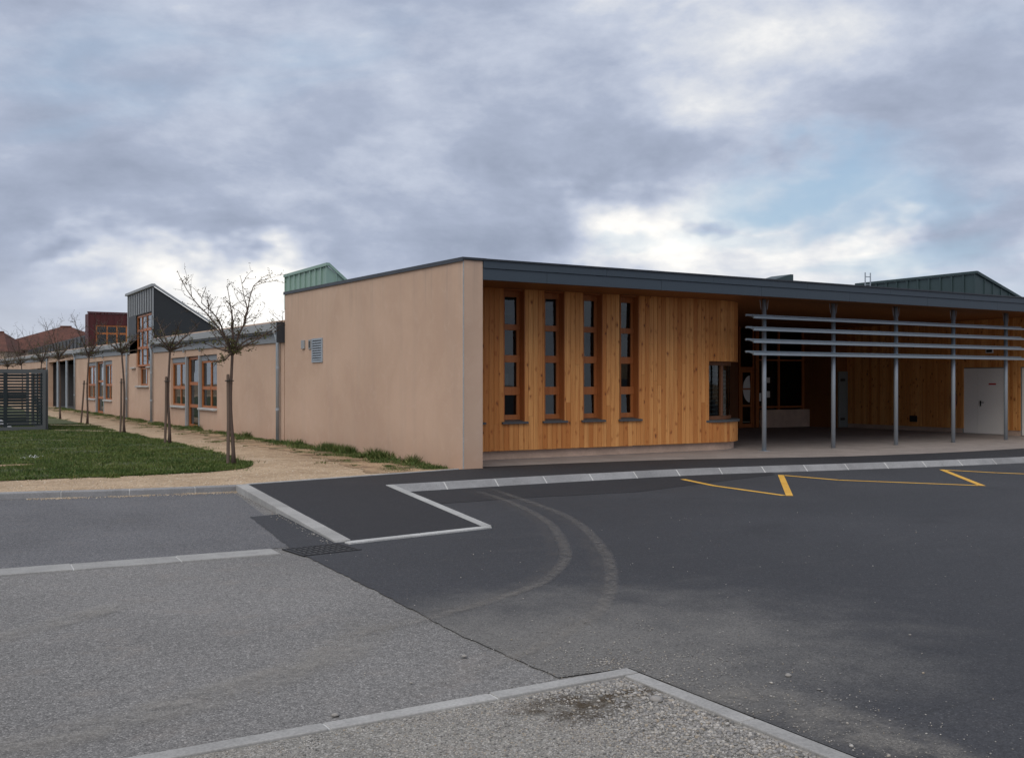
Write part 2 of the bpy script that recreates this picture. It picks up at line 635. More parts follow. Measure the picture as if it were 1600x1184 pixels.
def mat_lawn():
    m, n, b = new_mat('lawn_ground')
    p = pos(n)
    a = n.noise(p, .7, 5, .65)
    f = n.noise(p, 18, 4, .7)
    c = n.mix(n.ramp(a, .3, .7), (.045, .062, .018), (.085, .092, .036))
    c = n.vmath('SCALE', c, n.ramp(f, .2, .8, .55, 1.35))
    n.set(b.inputs['Base Color'], c)
    b.inputs['Roughness'].default_value = .95
    bump(n, b, f, .6, .03)
    return m


def mat_blade(name, lo, hi, dry):
    m, n, b = new_mat(name)
    g = n.add('ShaderNodeNewGeometry')
    r = g.outputs['Random Per Island']
    p = g.outputs['Position']
    a = n.noise(p, .8, 5, .65)
    c = n.mix(n.ramp(a, .32, .68), lo, hi)
    c = n.vmath('SCALE', c, n.ramp(r, 0, 1, .6, 1.35, False))
    c = n.mix(n.math('MULTIPLY', n.ramp(r, .86, .95), .7), c, dry)
    n.set(b.inputs['Base Color'], c)
    b.inputs['Roughness'].default_value = .6
    b.inputs['Specular IOR Level'].default_value = .25
    return m


def mat_stones(name, cols):
    m, n, b = new_mat(name)
    g = n.add('ShaderNodeNewGeometry')
    r = g.outputs['Random Per Island']
    cr = n.add('ShaderNodeValToRGB', {0: r})
    e = cr.color_ramp.elements
    e[0].position, e[0].color = 0, (*cols[0], 1)
    e[1].position, e[1].color = 1, (*cols[-1], 1)
    for i, c in enumerate(cols[1:-1]):
        q = e.new((i+1)/(len(cols)-1))
        q.color = (*c, 1)
    f = n.noise(g.outputs['Position'], 160, 3, .6)
    n.set(b.inputs['Base Color'], n.vmath('SCALE', cr.outputs[0], n.ramp(f, .2, .8, .75, 1.2)))
    b.inputs['Roughness'].default_value = .85
    return m


def mat_glass():
    m = bpy.data.materials.new('window_glass')
    m.use_nodes = True
    m.node_tree.nodes.clear()
    n = N(m.node_tree)
    out = n.add('ShaderNodeOutputMaterial')
    lw = n.add('ShaderNodeLayerWeight', {'Blend': .5}).outputs['Facing']
    tr = n.add('ShaderNodeBsdfTransparent', {'Color': (.5, .55, .55)})
    gl = n.add('ShaderNodeBsdfGlossy', {'Color': (.95, .97, 1), 'Roughness': .015})
    p = pos(n)
    w = n.noise(p, .9, 2, .5)
    bp = n.add('ShaderNodeBump', {'Height': w, 'Strength': .06, 'Distance': .05})
    n.l.new(bp.outputs[0], gl.inputs['Normal'])
    mx = n.add('ShaderNodeMixShader')
    f = n.math('ADD', .04, n.math('MULTIPLY', n.math('POWER', lw, 5.0), .8), clamp=True)
    n.l.new(f, mx.inputs[0])
    n.l.new(tr.outputs[0], mx.inputs[1])
    n.l.new(gl.outputs[0], mx.inputs[2])
    n.l.new(mx.outputs[0], out.inputs[0])
    MATS['window_glass'] = m
    return m


def mat_track(name, col, amount, scale=5):
    """dust lying on the asphalt: fades out with the 'fade' attribute of its mesh"""
    m = bpy.data.materials.new(name)
    m.use_nodes = True
    m.node_tree.nodes.clear()
    n = N(m.node_tree)
    out = n.add('ShaderNodeOutputMaterial')
    at = n.add('ShaderNodeAttribute', attribute_name='fade').outputs['Fac']
    p = pos(n)
    a = n.ramp(n.noise(p, scale, 7, .75), .40, .62)
    g = n.ramp(n.noise(p, 70, 3, .7), .38, .6)
    f = n.math('MULTIPLY', n.math('MULTIPLY', at, n.math('ADD', .2, n.math('MULTIPLY', a, .8))), n.math('ADD', .45, n.math('MULTIPLY', g, .55)))
    f = n.math('MULTIPLY', f, amount, clamp=True)
    tr = n.add('ShaderNodeBsdfTransparent')
    df = n.add('ShaderNodeBsdfDiffuse', {'Color': col})
    mx = n.add('ShaderNodeMixShader')
    n.l.new(f, mx.inputs[0])
    n.l.new(tr.outputs[0], mx.inputs[1])
    n.l.new(df.outputs[0], mx.inputs[2])
    n.l.new(mx.outputs[0], out.inputs[0])
    MATS[name] = m
    return m


def mat_tiles():
    m, n, b = new_mat('roof_tiles')
    p = pos(n)
    z = n.add('ShaderNodeSeparateXYZ', {0: p}).outputs[2]
    a = n.noise(p, 1.2, 5, .7)
    c = n.mix(n.ramp(a, .3, .7), (.070, .026, .018), (.135, .050, .033))
    c = n.vmath('SCALE', c, n.ramp(n.noise(p, 9, 3, .6), .2, .8, .7, 1.25))
    rows = n.math('FRACT', n.math('MULTIPLY', z, 7.0))
    c = n.mix(n.math('MULTIPLY', n.ramp(rows, .8, 1.0), .5), c, (.06, .025, .018))
    n.set(b.inputs['Base Color'], c)
    b.inputs['Roughness'].default_value = .85
    bump(n, b, rows, .5, .03)
    return m


def mat_paint():
    m, n, b = new_mat('yellow_paint')
    p = pos(n)
    w = n.ramp(n.noise(p, 18, 5, .75), .56, .72)
    c = n.mix(n.ramp(n.noise(p, 2.5, 4, .6), .3, .7), (.62, .33, .035), (.74, .42, .06))
    c = n.mix(n.math('MULTIPLY', w, .85), c, (.06, .055, .05))
    n.set(b.inputs['Base Color'], c)
    b.inputs['Roughness'].default_value = .7
    bump(n, b, n.voro(p, 110), .3, .004)
    return m


PLASTER = mat_plaster()
CLAD = mat_wood('larch_cladding', (.53, .20, .05), (.77, .375, .125), 1.1)
FRAME = mat_wood('stained_window_wood', (.36, .12, .036), (.42, .15, .048), .15, .45)
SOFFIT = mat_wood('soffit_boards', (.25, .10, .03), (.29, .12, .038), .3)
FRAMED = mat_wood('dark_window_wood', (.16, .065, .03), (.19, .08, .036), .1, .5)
FASCIA = plain('slate_grey_metal', (.044, .061, .080), .5, .0, .10, .9, .4)
CAPM = plain('dark_cap_metal', (.03, .036, .045), .45, .0, .12, 2, .4)
GALV = plain('galvanised_steel', (.33, .375, .42), .42, .25, .18, 2.5, .5)
BLADEM = plain('blue_grey_steel', (.25, .295, .335), .5, .15, .2, 2.5, .4)
ZINC = plain('weathered_zinc', (.30, .315, .325), .5, .15, .16, 1.6, .4)
ZINCB = plain('grey_painted_board', (.23, .25, .275), .65, .0, .14, 1.6, .3)
DARKC = plain('black_metal_cladding', (.022, .025, .028), .5, .0, .2, 1.2, .4)
BATT = plain('grey_batten', (.26, .275, .29), .6, .0, .12, 2, .3)
REDC = plain('oxblood_cladding', (.075, .014, .015), .55, .0, .16, 1.5, .35)
GREENC = plain('patina_green_metal', (.25, .37, .32), .5, .0, .10, 1.2, .35)
GREEND = plain('dark_green_metal', (.036, .060, .064), .5, .0, .12, 1.0, .4)
PLINTH = mat_concrete('plinth_render', (.50, .36, .28))
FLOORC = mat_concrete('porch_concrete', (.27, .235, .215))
KERB = mat_concrete('kerb_concrete', (.25, .25, .255), True)
EDGE = mat_concrete('edging_concrete', (.34, .335, .325), True)
KERBL = mat_concrete('light_kerb_concrete', (.43, .43, .42), True)
MORTAR = mat_concrete('mortar', (.52, .52, .51))
OLD = mat_asphalt_old('chip_asphalt', (.172, .167, .162), .45, 1.05)
OLDB = mat_asphalt_old('worn_asphalt', (.120, .120, .126), .3)
NEW = mat_asphalt_new('fresh_asphalt', (.038, .039, .044))
NEWP = mat_asphalt_new('pavement_asphalt', (.022, .022, .025), False)
PATH = mat_gravel_path()
SOIL = mat_soil()
LAWN = mat_lawn()
BLADE = mat_blade('grass_blades', (.044, .086, .015), (.108, .146, .033), (.24, .21, .09))
TUFT = mat_blade('verge_grass', (.05, .09, .02), (.10, .135, .035), (.25, .21, .10))
STONE = mat_stones('grey_gravel', [(.11, .105, .10), (.20, .195, .19), (.27, .26, .25), (.34, .32, .29), (.23, .22, .215), (.47, .45, .42), (.30, .25, .19)])
STONET = mat_stones('tan_gravel', [(.40, .30, .20), (.52, .40, .27), (.60, .49, .36), (.34, .25, .17), (.66, .58, .47)])
BAY = mat_asphalt_old('fine_gravel_bed', (.235, .225, .205), .9, 1.08)
GLASS = mat_glass()
DOORG = plain('door_paint', (.80, .77, .73), .5, .0, .05, 1.5, .4)
DOORD = plain('grey_door_paint', (.20, .22, .21), .5, .0, .06, 1.5, .4)
BLACKM = plain('black_plastic', (.02, .02, .0165), .4, .0, .1, 3, .5)
REDM = plain('red_enamel', (.45, .03, .025), .35, .0, .08, 3, .5)
WHITEM = plain('white_enamel', (.75, .76, .77), .45, .0, .05, 3, .4)
FENCE = plain('fence_steel', (.018, .026, .030), .5, .1, .15, 2, .4)
FENCEF = plain('fence_frame_steel', (.10, .108, .112), .55, .1, .12, 2, .4)
YELLOW = mat_paint()
BARK = plain('young_bark', (.105, .078, .066), .9, .0, .35, 14, .2, .5, (1, 1, .4))
STAKE = plain('weathered_stake', (.14, .105, .085), .9, .0, .35, 10, .2, .4, (1, 1, .2))
BUD = mat_blade('tree_buds', (.035, .028, .018), (.05, .045, .02), (.07, .05, .03))
LEAF = mat_blade('young_leaves', (.075, .085, .0165), (.12, .125, .035), (.14, .11, .04))
TILES = mat_tiles()
HOUSEW = plain('house_render', (.42, .33, .26), .9, .0, .1, 1, .2)
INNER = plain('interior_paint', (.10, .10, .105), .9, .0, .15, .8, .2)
SLATE = plain('slate_sill', (.075, .08, .085), .55, .0, .15, 4, .4)
IRON = plain('cast_iron', (.035, .035, .037), .6, .4, .2, 8, .4)
PAPER = plain('white_paper', (.72, .72, .70), .8, .0, .04, 3, .2)
GLAZED = plain('green_wall', (.05, .10, .055), .8, .0, .1, 2, .2)

exec_order = None


# ------------------------------------------------------------------ ground, road, kerbs
sheet('ground', [(-900, -700), (900, -700), (900, 1200), (-900, 1200)], -.06, SOIL, kind='structure')


def wig(pts, amp, step, seed, closed=False):
    """a polyline broken into uneven short runs"""
    r = random.Random(seed)
    out = []
    for a, b in zip(pts, pts[1:]):
        L = math.dist(a, b)
        k = max(1, int(L/step))
        for i in range(k):
            t = i/k
            out.append((a[0]+(b[0]-a[0])*t+r.uniform(-amp, amp), a[1]+(b[1]-a[1])*t+r.uniform(-amp, amp)))
    out.append(pts[-1])
    return out


# worn chip-seal road on the left and the newer dark surface laid over its right half
sheet('road', [(-60, -60), (60, -60), (60, 0.6), (-60, 8)], 0, OLD, kind='structure')
sheet('worn_parking_surface', [(-60, -6.72), (-5.6, -6.78), (-4.7, -.6), (-8.1, .02), (-60, 8)], .004, OLDB, kind='structure')
edge = wig([(-5.42, -4.08), (-5.81, -6.92), (-5.92, -9.66), (-6.02, -11.2), (-6.0, -12.45)], .010, .09, 4)
sheet('fresh_road', edge + [(-5.5, -12.50), (-5.5, -60), (60, -60), (60, -2), (-2.42, -2.0), (-3.1, -6.6), (-5.1, -6.85), (-4.85, -3.98)], .008, NEW, kind='structure')

# raised pavement in dark asphalt
kerb_pts = [(-2.54, -2.09), (-.13, -2.06), (1.81, -2.09), (3.75, -2.19), (5.66, -2.50), (7.93, -2.96), (10.14, -3.35), (12.48, -3.64), (16, -3.95), (22, -4.3), (30, -4.6)]
kerb_line = catmull([(x, y, 0) for x, y in kerb_pts], .2)
porch_pts = [(.44, .30), (2.77, .12), (5.09, -.20), (7.2, -.85), (9.24, -1.45), (12.27, -1.80), (15.48, -1.80), (20, -1.7), (30, -1.6)]
porch_line = catmull([(x, y, 0) for x, y in porch_pts], .3)
PZ = .115


def floor_z(x, y):
    """the porch floor falls a little to a channel behind the posts"""
    t = max(0.0, 1 - abs(x-15)/6.5)
    k = max(0.0, min(1.0, (4.2-y)/3.4))
    return .145 - .06*t*k - .018*k


pv = [(-4.55, -.86), (0, .02), (.44, .02)] + [(p.x, p.y) for p in porch_line] + [(p.x, p.y) for p in reversed(kerb_line)]
sheet('pavement', pv, PZ, NEWP, kind='structure')

# porch floor
mb = MB()
nx, ny = 60, 16
top = lambda x: next((a.y+(b.y-a.y)*(x-a.x)/max(1e-6, b.x-a.x) for a, b in zip(porch_line, porch_line[1:]) if a.x <= x <= b.x), porch_line[-1].y)
for i in range(nx+1):
    x = .44 + (30-.44)*i/nx
    y0 = top(x)-.02
    for j in range(ny+1):
        y = y0 + (11.0-y0)*j/ny
        mb.v.append((x, y, max(floor_z(x, y), PZ+.004) if j > 0 else PZ+.004))
for i in range(nx):
    for j in range(ny):
        a = i*(ny+1)+j
        mb.f.append((a, a+ny+1, a+ny+2, a+1))
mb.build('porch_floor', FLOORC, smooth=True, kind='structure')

# sloping crossing between the two flush kerbs
A, B, Cc, D = (-4.55, -.86, PZ), (-5.14, -6.86, .022), (-3.22, -6.60, .022), (-2.54, -2.09, PZ)
mb = MB()
for i in range(13):
    t = i/12
    l = Vector(A).lerp(Vector(B), t)
    r = Vector(D).lerp(Vector(Cc), t)
    for j in range(7):
        mb.v.append(tuple(l.lerp(r, j/6)))
for i in range(12):
    for j in range(6):
        a = i*7+j
        mb.f.append((a, a+7, a+8, a+1))
mb.build('crossing_ramp', NEWP, kind='structure')


def kerb_run(name, line, prof, mat, stone_len=1.0, gap=.012, z_of=None, core=.006, jitter=.0, label=None):
    """a row of kerb stones along a line; prof: outline (offset to the left of travel, z)"""
    pts = resample([Vector((p[0], p[1], 0)) for p in line], stone_len/4)
    root = MB()
    r = random.Random(len(line)*7+3)
    def section(k, shrink=0.0):
        p = pts[k]
        t = (pts[min(k+1, len(pts)-1)]-pts[max(k-1, 0)]).normalized()
        nrm = Vector((-t.y, t.x, 0))
        zs = z_of(k/(len(pts)-1)) if z_of else 1.0
        cx = sum(q[0] for q in prof)/len(prof)
        return [tuple(p+nrm*(q[0] if not shrink else q[0]+(shrink if q[0] < cx else -shrink))+Vector((0, 0, (q[1]*zs if q[1] > 0 else q[1]) - (shrink if q[1] > .001 else 0)))) for q in prof]
    def loft(m, secs):
        k = len(prof)
        b = len(m.v)
        for s in secs:
            m.v += s
        for i in range(len(secs)-1):
            for j in range(k):
                m.f.append((b+i*k+j, b+i*k+(j+1) % k, b+(i+1)*k+(j+1) % k, b+(i+1)*k+j))
        m.f.append(tuple(b+j for j in range(k-1, -1, -1)))
        m.f.append(tuple(b+(len(secs)-1)*k+j for j in range(k)))
    loft(root, [section(k, core) for k in range(len(pts))])
    ro = root.build(name, MORTAR, kind='structure')
    for a in range(0, len(pts)-1, 4):
        e = min(a+4, len(pts)-1)
        secs = []
        dz = r.uniform(-jitter, jitter)
        for k in range(a, e+1):
            sct = section(k)
            if k == a and k+1 < len(pts):
                nx_ = section(k+1)
                f = gap/2/(stone_len/4)
                sct = [tuple(Vector(p).lerp(Vector(q), f)) for p, q in zip(sct, nx_)]
            if k == e:
                pv_ = section(k-1)
                f = gap/2/(stone_len/4)
                sct = [tuple(Vector(p).lerp(Vector(q), f)) for p, q in zip(sct, pv_)]
            secs.append([(q[0], q[1], q[2]+(dz if q[2] > .003 else 0)) for q in sct])
        m = MB()
        loft(m, secs)
        m.build('kerb_stone', mat, ro, bevel=.006)
    return ro


# profile offsets: travel along +x, so "left" is away from the camera
kerb_run('kerb', [(p.x, p.y) for p in kerb_line], [(-.25, -.05), (.0, -.05), (.0, .122), (-.10, .124), (-.125, .116), (-.25, .012)], KERB, jitter=.002, gap=.024, core=.004)
lk = [(-30, 3.2), (-14, 1.05), (-8.12, .0), (-6.42, -.42), (-4.40, -.72)]
kerb_run('kerb', [(p.x, p.y) for p in catmull([(x, y, 0) for x, y in lk], .25)], [(-.10, -.05), (.05, -.05), (.05, .105), (-.085, .105), (-.10, .09)], KERB, jitter=.002)
kerb_run('kerb', [(-4.62, -.80), (-5.21, -6.93)], [(-.06, -.05), (.13, -.05), (.13, .124), (-.05, .124), (-.06, .112)], EDGE, z_of=lambda t: 1-.76*t, jitter=.002)
kerb_run('kerb', [(-5.16, -6.95), (-3.12, -6.66)], [(-.03, -.05), (.09, -.05), (.09, .028), (-.03, .028)], KERBL, jitter=.001)
kerb_run('kerb', [(-3.17, -6.58), (-2.49, -2.05)], [(-.05, -.05), (.08, -.05), (.08, .028), (-.05, .028)], KERBL, z_of=lambda t: 1+3.4*t, jitter=.001)
# gutter of flat slabs and the edging of the gravel bay
kerb_run('gutter', [(-30, -6.65), (-8.6, -6.86), (-5.80, -7.03)], [(-.19, -.05), (.19, -.05), (.19, .012), (-.19, .016)], EDGE, jitter=.002)
kerb_run('bay_edging', [(-20.54, -12.60), (-5.54, -12.60)], [(-.055, -.05), (.055, -.05), (.055, .024), (-.055, .024)], EDGE, jitter=.004)
kerb_run('bay_edging', [(-5.60, -12.66), (-5.60, -26.66)], [(-.055, -.05), (.055, -.05), (.055, .024), (-.055, .024)], EDGE, jitter=.004)
# pale edging between gravel path and dark pavement
kerb_run('path_edging', [(-4.5, -.81), (-.02, .055)], [(-.02, -.03), (.03, -.03), (.03, .128), (-.02, .128)], KERBL, jitter=.001)

sheet('gravel_bay', [(-60, -12.62), (-5.62, -12.62), (-5.62, -60), (-60, -60)], .010, BAY, kind='structure')
mud = [(-6.02+.34*math.cos(a)*(1+.25*math.sin(3*a)), -12.95+.2*math.sin(a)*(1+.2*math.cos(2*a))) for a in [i*math.pi/14 for i in range(28)]]

# yellow zig-zag line
def stripe(mb, a, b, w, z=.0125):
    a, b = Vector((a[0], a[1], z)), Vector((b[0], b[1], z))
    t = (b-a).normalized()
    nn = Vector((-t.y, t.x, 0))*w/2
    mb.quad(tuple(a-nn), tuple(b-nn), tuple(b+nn), tuple(a+nn))


for pts in ([(3.04, -2.95), (2.72, -4.15), (2.62, -5.90)], [(2.66, -5.98), (5.26, -3.24)], [(5.24, -3.34), (5.40, -4.55), (6.72, -6.50)], [(6.72, -6.56), (9.02, -4.06)],
            [(9.0, -4.16), (9.3, -5.1), (10.5, -7.2)]):
    mb = MB()
    for a, b in zip(pts, pts[1:]):
        stripe(mb, a, b, .11)
    mb.build('yellow_road_line', YELLOW, kind='structure')


def ribbon(name, pts, w, mat, z=.0165, wv=None):
    line = catmull([(p[0], p[1], 0) for p in pts], .12)
    verts, faces, fade = [], [], []
    cross = [(-.5, 0), (-.28, .8), (0, 1), (.28, .8), (.5, 0)]
    for k, p in enumerate(line):
        t = (line[min(k+1, len(line)-1)]-line[max(k-1, 0)]).normalized()
        nn = Vector((-t.y, t.x, 0))
        e = min(1, min(k, len(line)-1-k)/(len(line)*.10))
        ww = w*(wv(k/len(line)) if wv else 1)
        for c, f in cross:
            verts.append(tuple(p+nn*c*ww+Vector((0, 0, z))))
            fade.append(f*e)
    for k in range(len(line)-1):
        for j in range(4):
            a = k*5+j
            faces.append((a, a+1, a+6, a+5))
    me = bpy.data.meshes.new(name)
    me.from_pydata(verts, [], faces)
    at = me.attributes.new('fade', 'FLOAT', 'POINT')
    at.data.foreach_set('value', fade)
    me.materials.append(mat)
    o = bpy.data.objects.new(name, me)
    COL.objects.link(o)
    o['kind'] = 'structure'
    return o


DUST = mat_track('tyre_dust', (.25, .225, .20), .14, 2.5)
GRITL = mat_track('tyre_grit', (.33, .305, .275), .34, 14)
DUSTL = mat_track('pale_dust', (.34, .32, .29), .5, 3)
TR1 = [(-1.30, -2.5), (-1.42, -3.3), (-1.75, -4.78), (-2.44, -6.73), (-3.49, -8.65), (-4.29, -9.62), (-4.92, -10.1), (-5.9, -10.55), (-7.2, -10.95)]
TR2 = [(-.95, -2.5), (-1.2, -3.7), (-1.89, -6.34), (-3.03, -8.68), (-4.0, -10.15), (-4.69, -10.96), (-5.3, -11.46), (-6.1, -11.9), (-7.2, -12.3)]
for tr_, o_ in ((TR1, .05), (TR2, .05)):
    ribbon('tyre_track', [(a+o_*1.3, b-o_*.9) for a, b in tr_], .15, GRITL, .0175)
    ribbon('tyre_track', tr_, .30, DUST)
ribbon('tyre_track', [(-1.35, -.28), (-1.28, -1.0), (-1.35, -2.0)], .16, DUST, PZ+.004)
ribbon('dust_drift', [(-11.5, -10.9), (-9.6, -10.1), (-8.5, -9.4), (-7.7, -8.8)], .34, DUSTL)
ribbon('dust_drift', [(-10, -12.4), (-8.0, -11.8), (-6.9, -11.2), (-6.3, -10.4)], .5, DUSTL)
ribbon('dust_drift', [(-5.35, -12.9), (-5.2, -14), (-5.25, -15.5), (-5.3, -18)], .6, DUSTL)

# darker strip of asphalt laid along the kerb
sheet('kerb_strip', wig([(-2.75, -4.1), (-1.3, -4.05), (1, -4.28), (3, -3.7), (5.2, -3.15)], .02, .3, 8) + [(5.6, -2.66), (3.7, -2.35), (1.8, -2.25), (-.13, -2.22), (-2.3, -2.22)], .0118, NEWP, kind='structure')
# drain grate beside the end of the kerb
g = thing('drain_grate', (-5.55, -7.16, 0), 'black cast iron drain grate set in asphalt at end of pale gutter', 'drain')
ux, uy = Vector((.99, .10, 0)), Vector((-.10, .99, 0))
def gp(a, b, z):
    p = Vector((-5.55, -7.16, z)) + ux*a + uy*b
    return tuple(p)
mb = MB()
mb.quad(gp(-.32, -.25, .0105), gp(.32, -.25, .0105), gp(.32, .25, .0105), gp(-.32, .25, .0105))
mb.build('pit', BLACKM, g)
mb = MB()
for (a0, a1, b0, b1) in ((-.34, .34, -.27, -.235), (-.34, .34, .235, .27), (-.34, -.305, -.235, .235), (.305, .34, -.235, .235)):
    mb.hexa([gp(a0, b0, .005), gp(a1, b0, .005), gp(a1, b1, .005), gp(a0, b1, .005)], [gp(a0, b0, .0165), gp(a1, b0, .0165), gp(a1, b1, .0165), gp(a0, b1, .0165)])
mb.build('frame', IRON, g)
for k in range(9):
    a = -.27+k*.0675
    MB().hexa([gp(a-.012, -.235, .011), gp(a+.012, -.235, .011), gp(a+.012, .235, .011), gp(a-.012, .235, .011)], [gp(a-.012, -.235, .0160), gp(a+.012, -.235, .0160), gp(a+.012, .235, .0160), gp(a-.012, .235, .0160)]).build('bar', IRON, g)
for k in range(3):
    b = -.12+k*.12
    MB().hexa([gp(-.305, b-.008, .011), gp(.305, b-.008, .011), gp(.305, b+.008, .011), gp(-.305, b+.008, .011)], [gp(-.305, b-.008, .0150), gp(.305, b-.008, .0150), gp(.305, b+.008, .0150), gp(-.305, b+.008, .0150)]).build('bar', IRON, g)

# gravel path, lawn and verge on the left
sheet('gravel_path', [(-60, 7.2), (-30, 3.24), (-14, 1.09), (-8.12, .04), (-6.42, -.39), (-4.58, -.68), (-4.5, -.80), (-.0, .08), (0, 130), (-60, 130)], .09, PATH, kind='structure')
lawn_edge = wig([(-40, 6.0), (-14, 2.9), (-7.96, 2.16), (-5.86, 2.05), (-4.3, 2.15), (-3.5, 2.55), (-3.05, 3.4), (-2.9, 6), (-2.8, 8), (-2.75, 11), (-2.8, 20), (-3.0, 34), (-2.9, 60), (-2.9, 110)], .07, .35, 9)
lawn_poly = lawn_edge + [(-60, 110), (-60, 8)]
sheet('lawn', lawn_poly, .10, LAWN, kind='structure')
verge_edge = wig([(-1.9, -.25), (-1.7, .75), (-1.35, 3), (-1.15, 8), (-1.0, 16), (-1.0, 25), (-1.3, 33), (-1.2, 60)], .14, .3, 12)[2:]
sheet('verge', [(-.02, .14), (-.8, -.02)] + verge_edge + [(-.02, 60)], .098, SOIL, kind='structure')


def in_poly(poly, x, y):
    c = np.zeros(len(x), bool)
    for (x0, y0), (x1, y1) in zip(poly, poly[1:]+poly[:1]):
        if y0 == y1:
            continue
        c ^= ((y0 > y) != (y1 > y)) & (x < (x1-x0)*(y-y0)/(y1-y0)+x0)
    return c


def blades(name, x, y, z, hmin, hmax, wid, mat, seed, lean=.5, **tags):
    r = np.random.default_rng(seed)
    n = len(x)
    h = r.uniform(hmin, hmax, n)
    a = r.uniform(0, 2*np.pi, n)
    la = r.uniform(0, 2*np.pi, n)
    ll = r.uniform(0, lean, n)*h
    w = wid*r.uniform(.6, 1.4, n)
    base = np.stack([x, y, np.full(n, z)], 1)
    side = np.stack([np.cos(a)*w, np.sin(a)*w, np.zeros(n)], 1)
    tip = base + np.stack([np.cos(la)*ll, np.sin(la)*ll, h], 1)
    V = np.stack([base-side, base+side, tip], 1).reshape(-1, 3)
    return fast_mesh(name, V, np.arange(3*n).reshape(-1, 3), mat, **tags)


R = np.random.default_rng(3)
n = 260000
gx = R.uniform(-11.5, -2.6, n)
gy = 2.0 + 26*R.random(n)**1.6
keep = in_poly(lawn_poly, gx, gy)
for (a, b, wd) in (((-4.7, 22.4), (-2.7, 19.9), .2), ((-4.3, 27.4), (-2.6, 26.2), .25)):
    t = np.array([b[0]-a[0], b[1]-a[1]])
    L = np.hypot(*t)
    t /= L
    dd = np.abs((gx-a[0])*-t[1]+(gy-a[1])*t[0])
    keep &= dd > wd
keep &= ((gx+7.7)/.75)**2+((gy-5.75)/.28)**2 > 1+R.uniform(-.3, .3, n)
keep &= np.sin(gx*1.7+2*np.sin(gy*.9))*np.sin(gy*2.1+gx) + R.uniform(-.9, 1.1, n) > -.25
gx, gy = gx[keep], gy[keep]
blades('grass', gx, gy, .098, .02, .06, .008, BLADE, 5, 1.1, kind='stuff')
sheet('worn_path_strip', [(-4.75, 22.15), (-2.7, 19.7), (-2.65, 20.05), (-4.65, 22.55)], .106, PATH, kind='structure')
sheet('worn_path_strip', [(-4.3, 27.1), (-2.6, 26.0), (-2.55, 26.4), (-4.25, 27.6)], .106, PATH, kind='structure')
sheet('bare_soil_patch', [(-7.7+.62*math.cos(a)*(1+.15*math.sin(3*a)), 5.75+.24*math.sin(a)) for a in [i*math.pi/12 for i in range(24)]], .104, SOIL, kind='structure')
# the patchy strip of grass at the foot of the wall
def clumps(name, cx, cy, cr, cn, hmin, hmax, seed, mat, wid=.008):
    r = np.random.default_rng(seed)
    xs, ys, hs = [], [], []
    for a, b, q, k in zip(cx, cy, cr, cn):
        xs.append(a+r.normal(0, q, k))
        ys.append(b+r.normal(0, q*1.5, k))
        hs.append(np.full(k, r.uniform(hmin, hmax)))
    x_, y_ = np.concatenate(xs), np.concatenate(ys)
    h_ = np.concatenate(hs)
    k = (x_ < -.015) & (y_ > .35)
    return x_[k], y_[k], h_[k]


nc = 420
cy_ = .5+58*R.random(nc)**1.35
cx_ = -np.abs(R.normal(0, .34, nc))-.02
far = R.random(nc) > .82
cx_[far] -= R.uniform(.3, 1.1, far.sum())
hx_, hy_, hh_ = clumps('v', cx_, cy_, R.uniform(.03, .14, nc), R.integers(25, 140, nc), .3, 1.0, 61, TUFT)
hh_ *= np.clip(1.1-np.abs(hx_)*.7, .35, 1)
def blades_h(name, x, y, z, h, wid, mat, seed, lean):
    r = np.random.default_rng(seed)
    n = len(x)
    h = h*r.uniform(.5, 1.1, n)
    a, la = r.uniform(0, 2*np.pi, n), r.uniform(0, 2*np.pi, n)
    ll = r.uniform(0, lean, n)*h
    w = wid*r.uniform(.6, 1.5, n)
    base = np.stack([x, y, np.full(n, z)], 1)
    side = np.stack([np.cos(a)*w, np.sin(a)*w, np.zeros(n)], 1)
    tip = base+np.stack([np.cos(la)*ll, np.sin(la)*ll, h], 1)
    return fast_mesh(name, np.stack([base-side, base+side, tip], 1).reshape(-1, 3), np.arange(3*n).reshape(-1, 3), mat, kind='stuff')


blades_h('verge_grass', hx_, hy_, .09, .13*hh_, .009, TUFT, 62, 1.4)
wx_, wy_, wh_ = clumps('w', np.full(9, -.10), np.array([6.9, 3.5, 5.6, 20.5, 2.0, 9.3, 14.2, 6.2, 4.1]), np.array([.14, .12, .1, .14, .08, .1, .08, .12, .1]), np.array([700, 550, 320, 500, 200, 260, 200, 420, 300]), .8, 1.0, 63, TUFT)
blades_h('verge_weed', wx_, wy_, .09, .24*wh_, .010, TUFT, 64, 1.3)
# blades straying over the edge of the lawn, and taller tussocks in it
ex = np.array([p[0] for p in lawn_edge])
ey = np.array([p[1] for p in lawn_edge])
pick = R.integers(0, len(ex)-1, 260)
tt = R.random(260)
ax_ = ex[pick]+(ex[pick+1]-ex[pick])*tt
ay_ = ey[pick]+(ey[pick+1]-ey[pick])*tt
ok = (ax_ > -11) & (ay_ < 40)
sx_, sy_, sh_ = clumps('e', ax_[ok]+R.normal(0, .10, ok.sum()), ay_[ok]+R.normal(0, .10, ok.sum()), R.uniform(.04, .13, ok.sum()), R.integers(20, 80, ok.sum()), .4, 1.0, 65, BLADE)
blades_h('lawn_edge_grass', sx_, sy_, .085, .07*sh_, .009, BLADE, 66, 1.4)
tn = 170
ux_ = R.uniform(-10, -3.2, tn)
uy_ = 2.6+20*R.random(tn)**1.4
qx_, qy_, qh_ = clumps('t', ux_, uy_, R.uniform(.03, .12, tn), R.integers(30, 110, tn), .5, 1.0, 67, TUFT)
blades_h('lawn_tussock', qx_, qy_, .095, .095*qh_, .010, TUFT, 68, 1.3)
